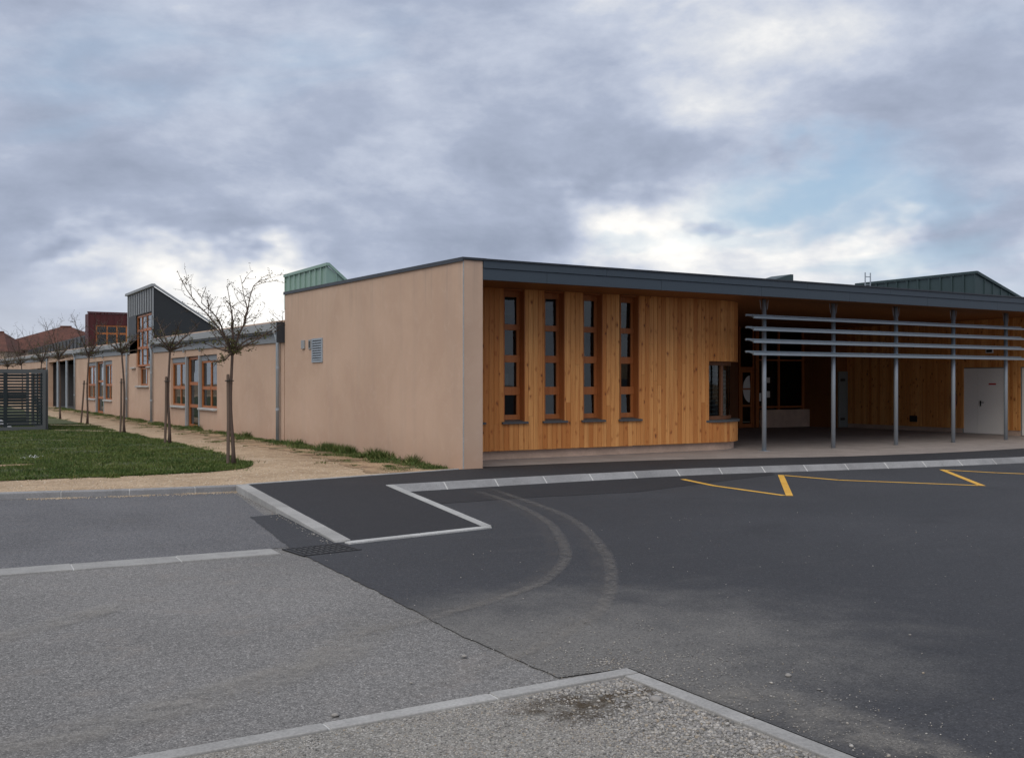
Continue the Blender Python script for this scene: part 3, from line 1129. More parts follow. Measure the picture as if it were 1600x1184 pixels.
# daisies on the lawn
n = 90
dxy = np.stack([-7.05+R.normal(0, .10, n), 5.95+R.normal(0, .10, n)], 1)[:26]
mbs = MB()
for (a, b) in dxy:
    h = .1+rng.uniform(.03, .08)
    r_ = .016
    mbs.f.append(tuple(len(mbs.v)+i for i in range(6)))
    mbs.v += [(a+r_*math.cos(i*math.pi/3), b+r_*math.sin(i*math.pi/3), .1+h+.004*(i % 2)) for i in range(6)]
mbs.build('daisy_patch', WHITEM, kind='stuff')


# ---- loose stones
def stones(name, x, y, z, size, mat, seed, flat=.65, **tags):
    r = np.random.default_rng(seed)
    t = (1+5**.5)/2
    ico = np.array([(-1, t, 0), (1, t, 0), (-1, -t, 0), (1, -t, 0), (0, -1, t), (0, 1, t), (0, -1, -t), (0, 1, -t), (t, 0, -1), (t, 0, 1), (-t, 0, -1), (-t, 0, 1)])/np.hypot(1, t)
    tri = np.array([(0, 11, 5), (0, 5, 1), (0, 1, 7), (0, 7, 10), (0, 10, 11), (1, 5, 9), (5, 11, 4), (11, 10, 2), (10, 7, 6), (7, 1, 8), (3, 9, 4), (3, 4, 2), (3, 2, 6), (3, 6, 8), (3, 8, 9), (4, 9, 5), (2, 4, 11), (6, 2, 10), (8, 6, 7), (9, 8, 1)])
    n = len(x)
    V = ico[None]*(1+r.uniform(-.28, .28, (n, 12, 1)))
    V = V*np.stack([r.uniform(.7, 1.3, n), r.uniform(.6, 1.0, n), flat*r.uniform(.6, 1.2, n)], 1)[:, None]
    a = r.uniform(0, 2*np.pi, n)
    ca, sa = np.cos(a)[:, None], np.sin(a)[:, None]
    V = np.stack([V[..., 0]*ca-V[..., 1]*sa, V[..., 0]*sa+V[..., 1]*ca, V[..., 2]], 2)*size[:, None, None]
    V[..., 2] += (size*flat*.35)[:, None]
    V += np.stack([x, y, np.broadcast_to(z, (n,))], 1)[:, None]
    T = (np.arange(n)[:, None, None]*12+tri[None]).reshape(-1, 3)
    return fast_mesh(name, V.reshape(-1, 3), T, mat, **tags)


R = np.random.default_rng(11)
# the bay: coarse pebbles along its right edge, finer grit to the left
n = 15000
sx = -5.68-np.abs(R.normal(0, 1, n))*1.15
sy = -12.68-R.random(n)**1.2*2.3
keep = (sx > -9.6)
sx, sy = sx[keep], sy[keep]
near = np.exp(-((sx+5.75)/.62)**2)
mudf = np.exp(-(((sx+6.12)/.33)**2+((sy+12.98)/.16)**2))
keep = R.random(len(sx)) > mudf*.9
sx, sy, near = sx[keep], sy[keep], near[keep]
sz = (.004+.009*near*R.random(len(sx))+.003*R.random(len(sx)))
stones('bay_gravel', sx, sy, .010, sz, STONE, 12, kind='stuff')
n = 9000
fx = R.uniform(-8.9, -5.7, n)
fy = R.uniform(-14.6, -12.68, n)
mudf = np.exp(-(((fx+6.12)/.33)**2+((fy+12.98)/.16)**2))
keep = R.random(n) > mudf*.9
stones('bay_grit', fx[keep], fy[keep], .010, R.uniform(.003, .0065, keep.sum()), STONE, 13, kind='stuff')
def fade_disc(name, c, rx, ry, z, mat):
    me = bpy.data.meshes.new(name)
    V_, F_, A_ = [(c[0], c[1], z)], [], [1.0]
    K = 24
    for q, f in ((.45, .9), (.75, .5), (1.0, 0.0)):
        for i in range(K):
            t = 2*math.pi*i/K
            w_ = 1+.22*math.sin(3*t+1)+.12*math.sin(5*t)
            V_.append((c[0]+rx*q*math.cos(t)*w_, c[1]+ry*q*math.sin(t)*w_, z))
            A_.append(f)
    for i in range(K):
        F_.append((0, 1+i, 1+(i+1) % K))
        for g_ in range(2):
            b_ = 1+g_*K
            F_.append((b_+i, b_+K+i, b_+K+(i+1) % K, b_+(i+1) % K))
    me.from_pydata(V_, [], F_)
    at_ = me.attributes.new('fade', 'FLOAT', 'POINT')
    at_.data.foreach_set('value', A_)
    me.materials.append(mat)
    o = bpy.data.objects.new(name, me)
    COL.objects.link(o)
    o['kind'] = 'structure'
    return o


fade_disc('damp_soil_patch', (-6.12, -12.98), .55, .26, .0145, mat_track('damp_soil', (.085, .066, .046), 1.1, 8))
# scattered over the road round the corner
n = 1500
a = R.uniform(0, 2*np.pi, n)
rr = np.abs(R.normal(0, .85, n))
ox, oy = -5.55+rr*np.cos(a)*1.15, -12.35+rr*np.sin(a)*.8
keep = (oy > -12.5) | (ox > -5.5)
ox, oy = ox[keep], oy[keep]
stones('scattered_grit', ox, oy, .010, R.uniform(.0025, .0065, len(ox))*np.where(R.random(len(ox)) > .95, 2.0, 1), STONE, 14, kind='stuff')
n = 900
ox = -5.48+np.abs(R.normal(0, .45, n))
oy = R.uniform(-15.5, -12.4, n)
stones('edge_grit', ox, oy, .010, R.uniform(.0025, .0065, n)*np.where(R.random(n) > .94, 2.1, 1), STONE, 15, kind='stuff')
n = 160
stones('far_grit', R.uniform(-6, 2, n), R.uniform(-13, -7, n), .010, R.uniform(.003, .008, n), STONE, 16, kind='stuff')
# tan gravel spilt along the kerbs and over the path
n = 2600
t = R.random(n)
kx = -11+6.4*t
ky = np.interp(kx, [-14, -8.12, -6.42, -4.58], [1.05, 0, -.42, -.70])-.11-np.abs(R.normal(0, .06, n))*(1+1.5*t)
dk = np.sin(kx*2.3)+np.sin(kx*5.9+1)*.8+np.sin(kx*.9)
keep = dk+R.normal(0, .5, n)+t > .45
kx, ky = kx[keep], ky[keep]
n = len(kx)
stones('spilt_gravel', kx, ky, .006, R.uniform(.004, .012, n), STONET, 17, kind='stuff')
n = 170
t = R.random(n)
stones('kerb_grit', -4.62-.59*t-.09-np.abs(R.normal(0, .05, n)), -.8-6.1*t, .010, R.uniform(.004, .011, n), STONE, 18, kind='stuff')
n = 9000
px_ = R.uniform(-9, -.3, n)
py_ = -.6+14*R.random(n)**1.7
path_poly = [(-9, .3), (-8.12, .05), (-6.42, -.37), (-4.58, -.64), (-.5, .1), (-.9, 14), (-2.7, 14), (-2.85, 6), (-3, 3.4), (-3.5, 2.5), (-4.3, 2.1), (-9, 2.3)]
keep = in_poly(path_poly, px_, py_)
stones('path_gravel', px_[keep], py_[keep], .088, R.uniform(.006, .018, keep.sum()), STONET, 19, kind='stuff')
for (lx, ly, lz, sz_, lab) in ((-5.78, -13.12, .012, .045, 'flat grey stone lying against inner side of bay edging'),
                               (-9.0, -5.2, .006, .04, 'lone pale stone on worn asphalt in front of gravel path'),
                               (-6.27, -11.75, .012, .028, 'small pale stone on dusty asphalt left of bay corner'),
                               (-7.42, -12.42, .004, .022, 'pale stone on asphalt beside an edging joint'),
                               (-4.78, -13.15, .012, .022, 'largest loose stone on dark asphalt right of bay edging')):
    o = stones('stone', np.array([0.0]), np.array([0.0]), 0.0, np.array([sz_]), STONE, int(-lx*10), .5, label=lab, category='stone')
    o.location = (lx, ly, lz)


# ------------------------------------------------------------------ the school: entrance block
school = thing('entrance_block', (0, 0, 0), 'tall school entrance block with blank tan wall, timber front and slate-grey fascia', 'building')
WT0, WT1 = 4.205, 4.345      # wall top at the corner and at its far end
mb = MB()
mb.hexa([(0, 0, -.1), (.44, 0, -.1), (.44, 10.83, -.1), (0, 10.83, -.1)], [(0, 0, WT0), (.44, 0, WT0), (.44, 10.83, WT1), (0, 10.83, WT1)])
side_wall = mb.build('side_wall', PLASTER, school, bevel=.012)
MB().box(-.006, .012, -.006, .012, .11, WT0-.01).build('corner_bead', KERBL, side_wall)
mb = MB()
mb.hexa([(-.035, -.035, WT0+.003), (.5, -.035, WT0+.003), (.5, 10.86, WT1+.003), (-.035, 10.86, WT1+.003)], [(-.035, -.035, WT0+.05), (.5, -.035, WT0+.05), (.5, 10.86, WT1+.05), (-.035, 10.86, WT1+.05)])
mb.hexa([(-.035, -.035, WT0-.03), (-.012, -.035, WT0-.03), (-.012, 10.86, WT1-.03), (-.035, 10.86, WT1-.03)], [(-.035, -.035, WT0+.003), (-.012, -.035, WT0+.003), (-.012, 10.86, WT1+.003), (-.035, 10.86, WT1+.003)])
mb.build('wall_cap', CAPM, school)
XR = 30.0
MB().prism([(.45, .05, 3.9), (XR, .05, 3.9), (XR, 16, 3.9), (9.3, 16, 3.9), (9.3, 10.84, 3.9), (.45, 10.84, 3.9)], 0, (0, 0, .27)).build('roof', FASCIA, school)
for k in range(10):
    a, b = .445+k*3.0, min(.445+(k+1)*3.0-.006, XR)
    MB().box(a, b, -.02, .04, 4.065, 4.215).build('fascia_board', FASCIA, school, bevel=.003)
    a2 = .445+(k-.5)*3.0 if k else .445
    MB().box(a2, min(.445+(k+.5)*3.0-.006, XR), .0, .04, 3.835, 4.061).build('fascia_board', FASCIA, school, bevel=.003)
MB().box(.44, XR, -.045, .10, 4.217, 4.25).build('roof_edge_trim', CAPM, school)
# soffit boards: long boards with open joints, joined to one part
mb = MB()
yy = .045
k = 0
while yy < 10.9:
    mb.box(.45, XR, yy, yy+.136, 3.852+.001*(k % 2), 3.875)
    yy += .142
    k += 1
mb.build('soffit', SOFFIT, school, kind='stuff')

# vent and two little wall boxes on the side wall
vt = MB()
for (a, b, c, d) in ((7.74, 8.53, 2.92, 2.97), (7.74, 8.53, 2.34, 2.39), (7.74, 7.80, 2.39, 2.92), (8.47, 8.53, 2.39, 2.92)):
    vt.box(-.03, .0, a, b, c, d)
vent = vt.build('vent_grille', GALV, school)
MB().box(-.004, .0, 7.8, 8.47, 2.39, 2.92).build('vent_back', BLACKM, vent)
for k in range(8):
    z = 2.405+k*.064
    MB().hexa([(-.03, 7.8, z), (-.004, 7.8, z+.03), (-.004, 8.47, z+.03), (-.03, 8.47, z)], [(-.03, 7.8, z+.012), (-.004, 7.8, z+.042), (-.004, 8.47, z+.042), (-.03, 8.47, z+.012)]).build('slat', GALV, vent)
MB().box(-.05, .0, 9.10, 9.32, 2.72, 2.96).build('wall_light', ZINC, school, bevel=.01)
wb = MB().box(-.03, .0, 8.60, 8.78, 2.70, 2.96).build('wall_box', ZINC, school, bevel=.005)
MB().box(-.034, -.03, 8.63, 8.75, 2.74, 2.92).build('box_opening', BLACKM, wb)

# timber front wall -------------------------------------------------
FY = 1.55          # face of the boards
SC, CR = 8.0, 1.5  # start and radius of the rounded end
BW = .125         # board spacing
ZB, ZT = .325, 3.852
WINX = [(1.83, 2.37), (2.88, 3.42), (3.93, 4.47), (4.98, 5.53), (.77, 1.30)]
WZ0, WZ1 = .95, 3.852
OPZ0, OPZ1, OPX = .82, 2.335, 7.66


def path_front(u):
    """point and outward normal angle on the outline of the timber wall, u along it"""
    if u <= SC:
        return Vector((u, FY, 0)), 0.0
    a = (u-SC)/CR
    if a <= math.pi/2:
        return Vector((SC+CR*math.sin(a), FY+CR-CR*math.cos(a), 0)), a
    return Vector((SC+CR, FY+CR+(u-SC-CR*math.pi/2), 0)), math.pi/2


UEND = SC+CR*math.pi/2+1.6
plank_meshes = {}


def plank_mesh(L, w):
    key = (round(L, 3), round(w, 4))
    if key not in plank_meshes:
        c = .009
        h = w/2-.003
        prof = [(-h, 0.02), (-h, c*.6), (-h+c, 0), (h-c, 0), (h, c*.6), (h, .02)]
        m = MB().prism([(p[0], p[1], 0) for p in reversed(prof)], 0, (0, 0, L))
        me = m.mesh('plank')
        me.materials.append(CLAD)
        plank_meshes[key] = me
    return plank_meshes[key]


pr = random.Random(5)


def plank(parent, p, ang, z0, z1, w, out=0.0):
    o = bpy.data.objects.new('plank', plank_mesh(z1-z0, w))
    COL.objects.link(o)
    o.parent = parent
    o.location = (p.x, p.y-0.0+pr.uniform(-.0012, .0012), z0)
    o.rotation_euler = (0, 0, ang)
    return o


# backing wall with the openings
mb = MB()
wall_holes(mb, (.45, SC), (.345, 3.9), [(a, b, WZ0-.02, WZ1) for a, b in WINX] + [(OPX, SC, OPZ0, OPZ1)], lambda u, z, d: (u, FY+.022+d, z), .26)
segs = 14
for (z0, z1) in ((.345, OPZ0), (OPZ1, 3.9)):
    for i in range(segs):
        u0, u1 = SC+CR*math.pi/2*i/segs, SC+CR*math.pi/2*(i+1)/segs
        (p0, a0), (p1, a1) = path_front(u0), path_front(u1)
        def inn(p, a, d):
            return (p.x-math.sin(a)*d, p.y+math.cos(a)*d)
        q = [inn(p0, a0, .022), inn(p1, a1, .022), inn(p1, a1, .282), inn(p0, a0, .282)]
        mb.hexa([(x, y, z0) for x, y in q], [(x, y, z1) for x, y in q])
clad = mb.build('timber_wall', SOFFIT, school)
mb = MB()
mb.box(SC+CR-.282, SC+CR-.022, FY+CR+2.2, 10.2, .14, 3.9)
mb.box(SC+CR-.282, SC+CR-.022, FY+CR, FY+CR+2.2, .14, OPZ0)
mb.box(SC+CR-.282, SC+CR-.022, FY+CR, FY+CR+2.2, OPZ1, 3.9)
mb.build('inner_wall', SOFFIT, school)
u = .455
while u < UEND:
    c = u+BW/2
    p, a = path_front(c)
    w = BW
    pieces = [(ZB, ZT)]
    for (x0, x1) in WINX:
        if u+BW > x0 and u < x1:
            pieces = [(ZB, WZ0)]
            # boards cut to the edge of the opening
            if u < x0-.02:
                ww = x0-u
                if ww > .03:
                    plank(clad, path_front(u+ww/2)[0], 0, WZ0, ZT, ww)
            if u+BW > x1+.02:
                ww = u+BW-x1
                if ww > .03:
                    plank(clad, path_front(x1+ww/2)[0], 0, WZ0, ZT, ww)
    if OPX <= c <= SC+CR*math.pi/2:
        pieces = [(ZB, OPZ0), (OPZ1, ZT)]
    for z0, z1 in pieces:
        zl = z0+(0 if z0 > .5 else pr.uniform(-.004, .004))
        if z1-z0 > 2.5 and pr.random() < .55:
            zj = pr.uniform(.9, 3.4)
            plank(clad, p, a, zl, zj-.002, w)
            plank(clad, p, a, zj+.002, z1, w)
        else:
            plank(clad, p, a, zl, z1, w)
    u += BW

# plinth under the boards
mb = MB()
mb.box(.445, SC, FY+.10, FY+.3, .0, ZB+.02)
for i in range(segs):
    u0, u1 = SC+CR*math.pi/2*i/segs, SC+CR*math.pi/2*(i+1)/segs
    (p0, a0), (p1, a1) = path_front(u0), path_front(u1)
    q = [inn(p0, a0, .10), inn(p1, a1, .10), inn(p1, a1, .3), inn(p0, a0, .3)]
    mb.hexa([(x, y, 0) for x, y in q], [(x, y, ZB+.02) for x, y in q])
mb.build('plinth', PLINTH, school)

# tall slit windows
pr2 = random.Random(19)
for (x0, x1) in WINX:
    y0 = FY+.20
    mb = MB()
    # lining of the reveal
    mb.box(x0+.001, x0+.02, FY+.004, FY+.34, WZ0, WZ1)
    mb.box(x1-.02, x1-.001, FY+.004, FY+.34, WZ0, WZ1)
    mb.box(x0+.02, x1-.02, FY+.02, FY+.34, WZ1-.03, WZ1-.002)
    win = mb.build('window', FRAME, school, bevel=.003)
    fa, fb = x0+.021, x1-.021
    for z0, z1, d in ((.985, 1.095, 0), (1.56-.03, 1.71, .0), (2.27-.02, 2.41, .0), (2.97-.01, 3.09, .0), (3.69, WZ1-.032, 0)):
        MB().box(fa, fb, y0-.012, y0+.06, z0, z1).build('transom', FRAME, win, bevel=.004)
    for z0, z1 in ((1.095, 1.53), (1.71, 2.25), (2.41, 2.96), (3.09, 3.69)):
        MB().box(fa, fa+.055, y0, y0+.055, z0+.001, z1-.001).build('stile', FRAME, win, bevel=.004)
        MB().box(fb-.075, fb, y0, y0+.055, z0+.001, z1-.001).build('stile', FRAME, win, bevel=.004)
        dv, dw = pr2.uniform(-.009, .009), pr2.uniform(-.006, .006)
        MB().hexa([(fa+.055, y0+.026+dv-dw, z0), (fb-.075, y0+.026+dv+dw, z0), (fb-.075, y0+.034+dv+dw, z0), (fa+.055, y0+.034+dv-dw, z0)],
                  [(fa+.055, y0+.026-dv-dw, z1), (fb-.075, y0+.026-dv+dw, z1), (fb-.075, y0+.034-dv+dw, z1), (fa+.055, y0+.034-dv-dw, z1)]).build('pane', GLASS, win)
    for (z0, z1, dp) in {0: ((3.3, 3.69, 0), (1.72, 2.0, 1)), 1: ((3.45, 3.69, 0),), 2: ((3.12, 3.69, 0), (2.7, 2.95, 1)), 3: ((3.5, 3.69, 0),), 4: ()}[WINX.index((x0, x1))]:
        MB().box(fa+.06+.12*dp, fb-.08, y0+.10+.25*dp, y0+.108+.25*dp, z0, z1).build('pale_panel', ZINCB, win)  # added pale panels: upper ones imitate sky reflection, lower ones grey shapes indoors
    MB().hexa([(x0-.06, FY-.055, WZ0-.045), (x1+.06, FY-.055, WZ0-.045), (x1+.06, FY+.20, WZ0-.02), (x0-.06, FY+.20, WZ0-.02)],
              [(x0-.06, FY-.055, WZ0-.005), (x1+.06, FY-.055, WZ0-.005), (x1+.06, FY+.20, WZ0+.03), (x0-.06, FY+.20, WZ0+.03)]).build('sill', SLATE, win)

# the corner window in the rounded end
cw = MB()
def arc_strip(mb, a0, a1, r0, r1, z0, z1, k=8):
    for i in range(k):
        t0, t1 = a0+(a1-a0)*i/k, a0+(a1-a0)*(i+1)/k
        q = []
        for (t, r) in ((t0, r0), (t1, r0), (t1, r1), (t0, r1)):
            q.append((SC+r*math.sin(t), FY+CR-r*math.cos(t)))
        mb.hexa([(x, y, z0) for x, y in q], [(x, y, z1) for x, y in q])
ri = CR-.17
arc_strip(cw, -.23, math.pi/2, ri-.07, ri, OPZ0+.06, OPZ0+.15, 12)
arc_strip(cw, -.23, math.pi/2, ri-.07, ri, OPZ1-.10, OPZ1-.005, 12)
for t in (-.20, .22, 1.53):
    arc_strip(cw, t-.035, t+.035, ri-.07, ri+.012, OPZ0+.15, OPZ1-.10, 1)
cwin = cw.build('window', FRAMED, school)
mb = MB()
arc_strip(mb, -.18, math.pi/2, ri-.045, ri-.035, OPZ0+.15, OPZ1-.10, 14)
mb.build('pane', GLASS, cwin)
mb = MB()
arc_strip(mb, -.26, 0, CR-.3, CR+.05, OPZ0+.001, OPZ0+.055, 3)
arc_strip(mb, 0, math.pi/2, CR-.3, CR+.05, OPZ0+.001, OPZ0+.055, 10)
mb.build('sill', SLATE, cwin)
for k in range(11):
    mb = MB()
    z = OPZ0+.2+k*.108
    mb.tube([(SC+(ri-.14)*math.sin(t), FY+CR-(ri-.14)*math.cos(t), z) for t in [-.2+1.7*i/10 for i in range(11)]], .011, 5)
    mb.build('blind_slat', ZINC, cwin)

MB().box(SC+CR-.21, SC+CR-.20, FY+CR, FY+CR+2.2, OPZ0, OPZ1).build('pane', GLASS, cwin)
# porch: back wall of glazing behind a low wall
BY = 10.3
mb = MB()
for (a, b) in ((16.9, 16.98), (17.60, 17.66), (17.74, 17.9), (18.88, 18.97), (20.15, 20.25)):
    mb.box(a, b, BY-.05, BY+.05, .14, 3.85)
for (a, b, c, d) in ((17.9, 18.88, .86, .93), (18.97, 20.15, .86, .93), (16.98, 17.6, 2.3, 2.38), (17.9, 18.88, 2.62, 2.68), (18.97, 20.15, 2.62, 2.68)):
    mb.box(a, b, BY-.045, BY+.045, c, d)
gw = mb.build('glazed_screen', FRAME, school)
for (a, b, c, d) in ((17.66, 17.74, .14, 3.8), (17.9, 18.88, .93, 2.62), (18.97, 20.15, .93, 2.62), (16.98, 17.6, 2.38, 3.8), (17.9, 18.88, 2.68, 3.8), (18.97, 20.15, 2.68, 3.8)):
    MB().box(a, b, BY-.004, BY+.004, c, d).build('pane', GLASS, gw)
MB().box(17.92, 20.28, BY-.32, BY-.06, .12, .80).build('low_wall', PLINTH, school, bevel=.01)
dr = MB()
for (a, b, c, d) in ((16.99, 17.09, .16, 2.29), (17.50, 17.59, .16, 2.29), (17.09, 17.50, .16, .30), (17.09, 17.50, .92, 1.0), (17.09, 17.50, 2.18, 2.29), (17.09, 17.5, 1.545, 1.605)):
    dr.box(a, b, BY-.03, BY+.03, c, d)
gd = dr.build('glass_door', FRAME, school)
for (c, d) in ((.30, .92), (1.0, 1.545), (1.605, 2.18)):
    MB().box(17.09, 17.5, BY-.004, BY+.004, c, d).build('pane', GLASS, gd)
for lo, hi in ((95, 178), (182, 265)):
    mb = MB()
    mb.v = [(17.495, BY-.008, 1.575+(.03 if hi < 180 else -.03))]
    for i in range(13):
        t = rad(lo+(hi-lo)*i/12)
        mb.v.append((17.495+.36*math.cos(t), BY-.008, 1.575+.50*math.sin(t)))
    mb.f = [tuple(range(14))]
    mb.build('round_decal', PAPER, gd)
for (x, z, w, h) in ((18.32, 1.80, .17, .2), (18.32, 1.25, .17, .24), (17.95, 1.12, .10, .30)):
    MB().box(x, x+w, BY-.009, BY-.005, z, z+h).build('paper_notice', PAPER, gw)
# plain dark boarding left of the door, and the stepped wall towards the store rooms
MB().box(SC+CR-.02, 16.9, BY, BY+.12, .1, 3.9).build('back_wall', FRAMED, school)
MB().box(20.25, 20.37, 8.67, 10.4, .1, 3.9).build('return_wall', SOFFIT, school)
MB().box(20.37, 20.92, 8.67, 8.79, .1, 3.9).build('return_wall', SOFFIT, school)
gdoor = MB().box(20.30, 20.775, 8.61, 8.665, .16, 2.22).build('service_door', DOORD, school, bevel=.004)
for z in (.42, 1.86):
    MB().box(20.38, 20.62, 8.604, 8.609, z, z+.09).build('door_vent', BLACKM, gdoor)
MB().box(11.0, 20.2, 2.9, 3.05, 2.62, 2.78).build('beam', SOFFIT, school) if False else None

# right-hand wall of the porch with store room doors
RX = 20.8
rw = MB()
wall_holes(rw, (-1.5, 8.66), (.3, 3.9), [(2.33, 3.86, .3, 2.30), (.25, 1.80, .3, 2.30)], lambda u, z, d: (RX+.022+d, u, z), .2)
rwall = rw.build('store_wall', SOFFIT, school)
for (a, b) in ((3.86, 8.66), (1.80, 2.33), (-1.5, .25)):
    MB().box(RX+.03, RX+.24, a, b, .05, .302).build('plinth', PLINTH, school)
v = -1.45
while v < 8.6:
    c = v+BW/2
    pcs = [(.295, ZT)]
    for (a, b) in ((2.33, 3.86), (.25, 1.80)):
        if a < c < b:
            pcs = [(2.30, ZT)]
    for z0, z1 in pcs:
        plank(rwall, Vector((RX, c, 0)), -math.pi/2, z0, z1, BW)
    v += BW
for n_, (a, b, mid) in enumerate(((2.36, 3.83, 3.32), (.28, 1.77, 1.3))):
    d = MB()
    d.box(RX+.045, RX+.095, a, mid-.004, .15, 2.27)
    d.box(RX+.045, RX+.095, mid+.004, b, .15, 2.27)
    door = d.build('store_door', DOORG, school, bevel=.004)
    f = MB()
    f.box(RX+.035, RX+.2, a-.03, a-.001, .15, 2.30)
    f.box(RX+.035, RX+.2, b+.001, b+.03, .15, 2.30)
    f.box(RX+.035, RX+.2, a-.001, b+.001, 2.271, 2.30)
    f.box(RX+.097, RX+.11, a, b, .15, 2.27)
    f.build('door_frame', DOORD, door)
    h = MB()
    h.box(RX+.033, RX+.045, mid-.13, mid-.09, 1.04, 1.22)
    h.box(RX-.005, RX+.011, mid-.25, mid-.095, 1.15, 1.17)
    h.box(RX+.011, RX+.033, mid-.118, mid-.1, 1.15, 1.17)
    h.build('door_handle', BLACKM, door)
    if n_ == 0:
        MB().box(RX+.041, RX+.0445, 2.66, 2.92, 1.735, 1.785).build('red_sign', REDM, door)
tv = MB()
tv.box(RX-.03, RX-.003, 2.72, 2.98, 2.76, 2.90)
tv = tv.build('exit_light', WHITEM, school)
MB().box(RX-.034, RX-.0305, 2.75, 2.95, 2.785, 2.875).build('light_glass', BLACKM, tv)
MB().box(RX-.02, RX-.003, 5.6, 5.9, .45, .66).build('wall_vent', IRON, school)

# steel posts of the porch and the sunscreen
POSTX = [8.81, 11.25, 13.68, 16.11, 18.54]
for i, x in enumerate(POSTX):
    p = MB().tube([(x, .80, floor_z(x, .8)), (x, .80, 3.85)], .055, 16, True).build('post', GALV, school, smooth=False)
    for pl in p.data.polygons:
        pl.use_smooth = len(pl.vertices) == 4
    MB().box(x-.1, x+.1, .70, .90, floor_z(x, .8)-.02, floor_z(x, .8)+.008).build('base_plate', GALV, p)
    for q in (-1, 1):
        b = MB()
        b.prism([(x+q*.095, .795, 3.60), (x+q*.105, .795, 3.60), (x+q*.15, .795, 3.84), (x+q*.135, .795, 3.84)], 0, (0, .01, 0))
        b.build('bracket', GALV, p)
for k in range(4):
    zt = 3.462-k*.294
    m = MB()
    x0, x1 = 8.12, 19.25
    # tilted blade: back edge high, front lip low
    m.box(x0, x1-.1, .70, .742, zt-.05, zt)
    m.box(x0+.02, x1, .46, .50, zt-.115, zt-.062)
    m.hexa([(x0+.03, .50, zt-.088), (x1-.12, .50, zt-.088), (x1-.12, .70, zt-.035), (x0+.03, .70, zt-.035)], [(x0+.03, .50, zt-.078), (x1-.12, .50, zt-.078), (x1-.12, .70, zt-.025), (x0+.03, .70, zt-.025)])
    lv = m.build('sunscreen_blade', BLADEM, school, bevel=.004)
    for x in POSTX:
        MB().box(x-.03, x+.03, .704, .748, zt-.095, zt-.051).build('blade_clip', GALV, lv)

# fire extinguisher on the store wall
fe = thing('fire_extinguisher', (RX-.09, 4.12, .95), 'red fire extinguisher hung on timber wall behind a steel post', 'extinguisher')
m = MB()
ring = [(0, .0), (.075, .01), (.08, .05), (.08, .38), (.06, .43), (.025, .46), (.025, .50)]
m.tube([(RX-.09, 4.12, .95+z) for r_, z in ring], [max(r_, .005) for r_, z in ring], 14)
m.build('cylinder', REDM, fe, smooth=True)
m = MB()
m.box(RX-.11, RX-.07, 4.05, 4.15, 1.45, 1.49)
m.box(RX-.105, RX-.075, 4.0, 4.1, 1.50, 1.52)
m.build('valve', BLACKM, fe)
MB().tube([(RX-.09, 4.05, 1.47), (RX-.09, 3.99, 1.40), (RX-.09, 3.985, 1.2), (RX-.09, 4.0, 1.08)], .012, 6).build('hose', BLACKM, fe)
# rooms behind the timber wall and the glazing
m = MB()
m.box(.44, 9.3, 10.2, 10.3, .1, 3.9)
m.box(9.4, 24, 15.5, 15.6, .1, 3.9)
m.box(9.4, 9.5, 10.42, 15.5, .1, 3.9)
m.box(23.9, 24, 8.7, 15.5, .1, 3.9)
m.box(20.4, 24, 8.80, 8.9, .1, 3.9)
m.build('partition', INNER, school)
MB().box(.45, 24, 1.9, 15.5, .05, .09).build('room_floor', INNER, school)


def monitor(parent, x0, y0, y1, zt, x1, z1, zb, mat, nb, batt=None, name='roof_monitor', nside=5, lab=None, bw=.03, bh=None):
    """wedge-shaped rooflight: upright ribbed face towards -x, roof falling to +x"""
    m = MB()
    m.prism([(x0, y0, zb), (x1, y0, zb), (x1, y0, z1), (x0, y0, zt)], 0, (0, y1-y0, 0))
    o = m.build(name, mat, parent)
    if lab:
        o['label'] = lab
    # flashing round the top
    t = MB()
    t.box(x0-.06, x0+.04, y0-.06, y1+.06, zt+.005, zt+.09)
    L = math.hypot(x1-x0, z1-zt)
    t.hexa([(x0+.04, y0-.06, zt-.012), (x1, y0-.06, z1-.015), (x1, y0+.05, z1+.003), (x0+.04, y0+.05, zt+.003)],
           [(x0+.04, y0-.06, zt+.085), (x1, y0-.06, z1+.075), (x1, y0+.05, z1+.075), (x0+.04, y0+.05, zt+.085)])
    t.build('flashing', batt or mat, o)
    for i in range(nb+1):
        y = y0+(y1-y0)*i/nb
        MB().box(x0-.045, x0-.001, max(y-bw, y0), min(y+bw, y1), bh if bh else zb, zt).build('standing_seam', batt or mat, o)
    for i in range(1, nside):
        f = i/nside
        x = x0+(x1-x0)*f
        MB().box(x-.018, x+.018, y0-.03, y0-.001, zb, zt+(z1-zt)*f-.02).build('standing_seam', mat, o)
    return o


monitor(school, 1.0, 10.06, 13.75, 5.12, 1.75, 4.55, 4.1, GREENC, 8, nside=3, lab='pale green ribbed metal roof monitor above the blank side wall')
monitor(school, 21.74, 4.0, 9.0, 5.48, 24.9, 4.52, 4.1, GREEND, 11, nside=7, lab='dark green ribbed metal roof monitor at the right')
m = MB()
m.prism([(12.2, 4, 4.15), (13.15, 4, 4.15), (13.15, 4, 4.99), (13.05, 4, 4.99), (12.2, 4, 4.75)], 0, (0, .8, 0))
m.build('roof_monitor', GREEND, school)
ld = MB()
for x in (21.0, 21.28):
    ld.tube([(x, 8, 4.1), (x, 8, 5.85)], .022, 6)
lad = ld.build('roof_ladder', GALV, school)
for z in (4.5, 4.8, 5.1, 5.4, 5.7):
    MB().tube([(21.0, 8, z), (21.28, 8, z)], .015, 6).build('rung', GALV, lad)


# ------------------------------------------------------------------ the low classroom wing
wing = thing('classroom_wing', (0, 11, 0), 'long low tan classroom wing with zinc eaves beyond the blank wall', 'building')
WY0, WY1 = 10.9, 112.0
SL = .0085
ez = lambda y: SL*(y-11)


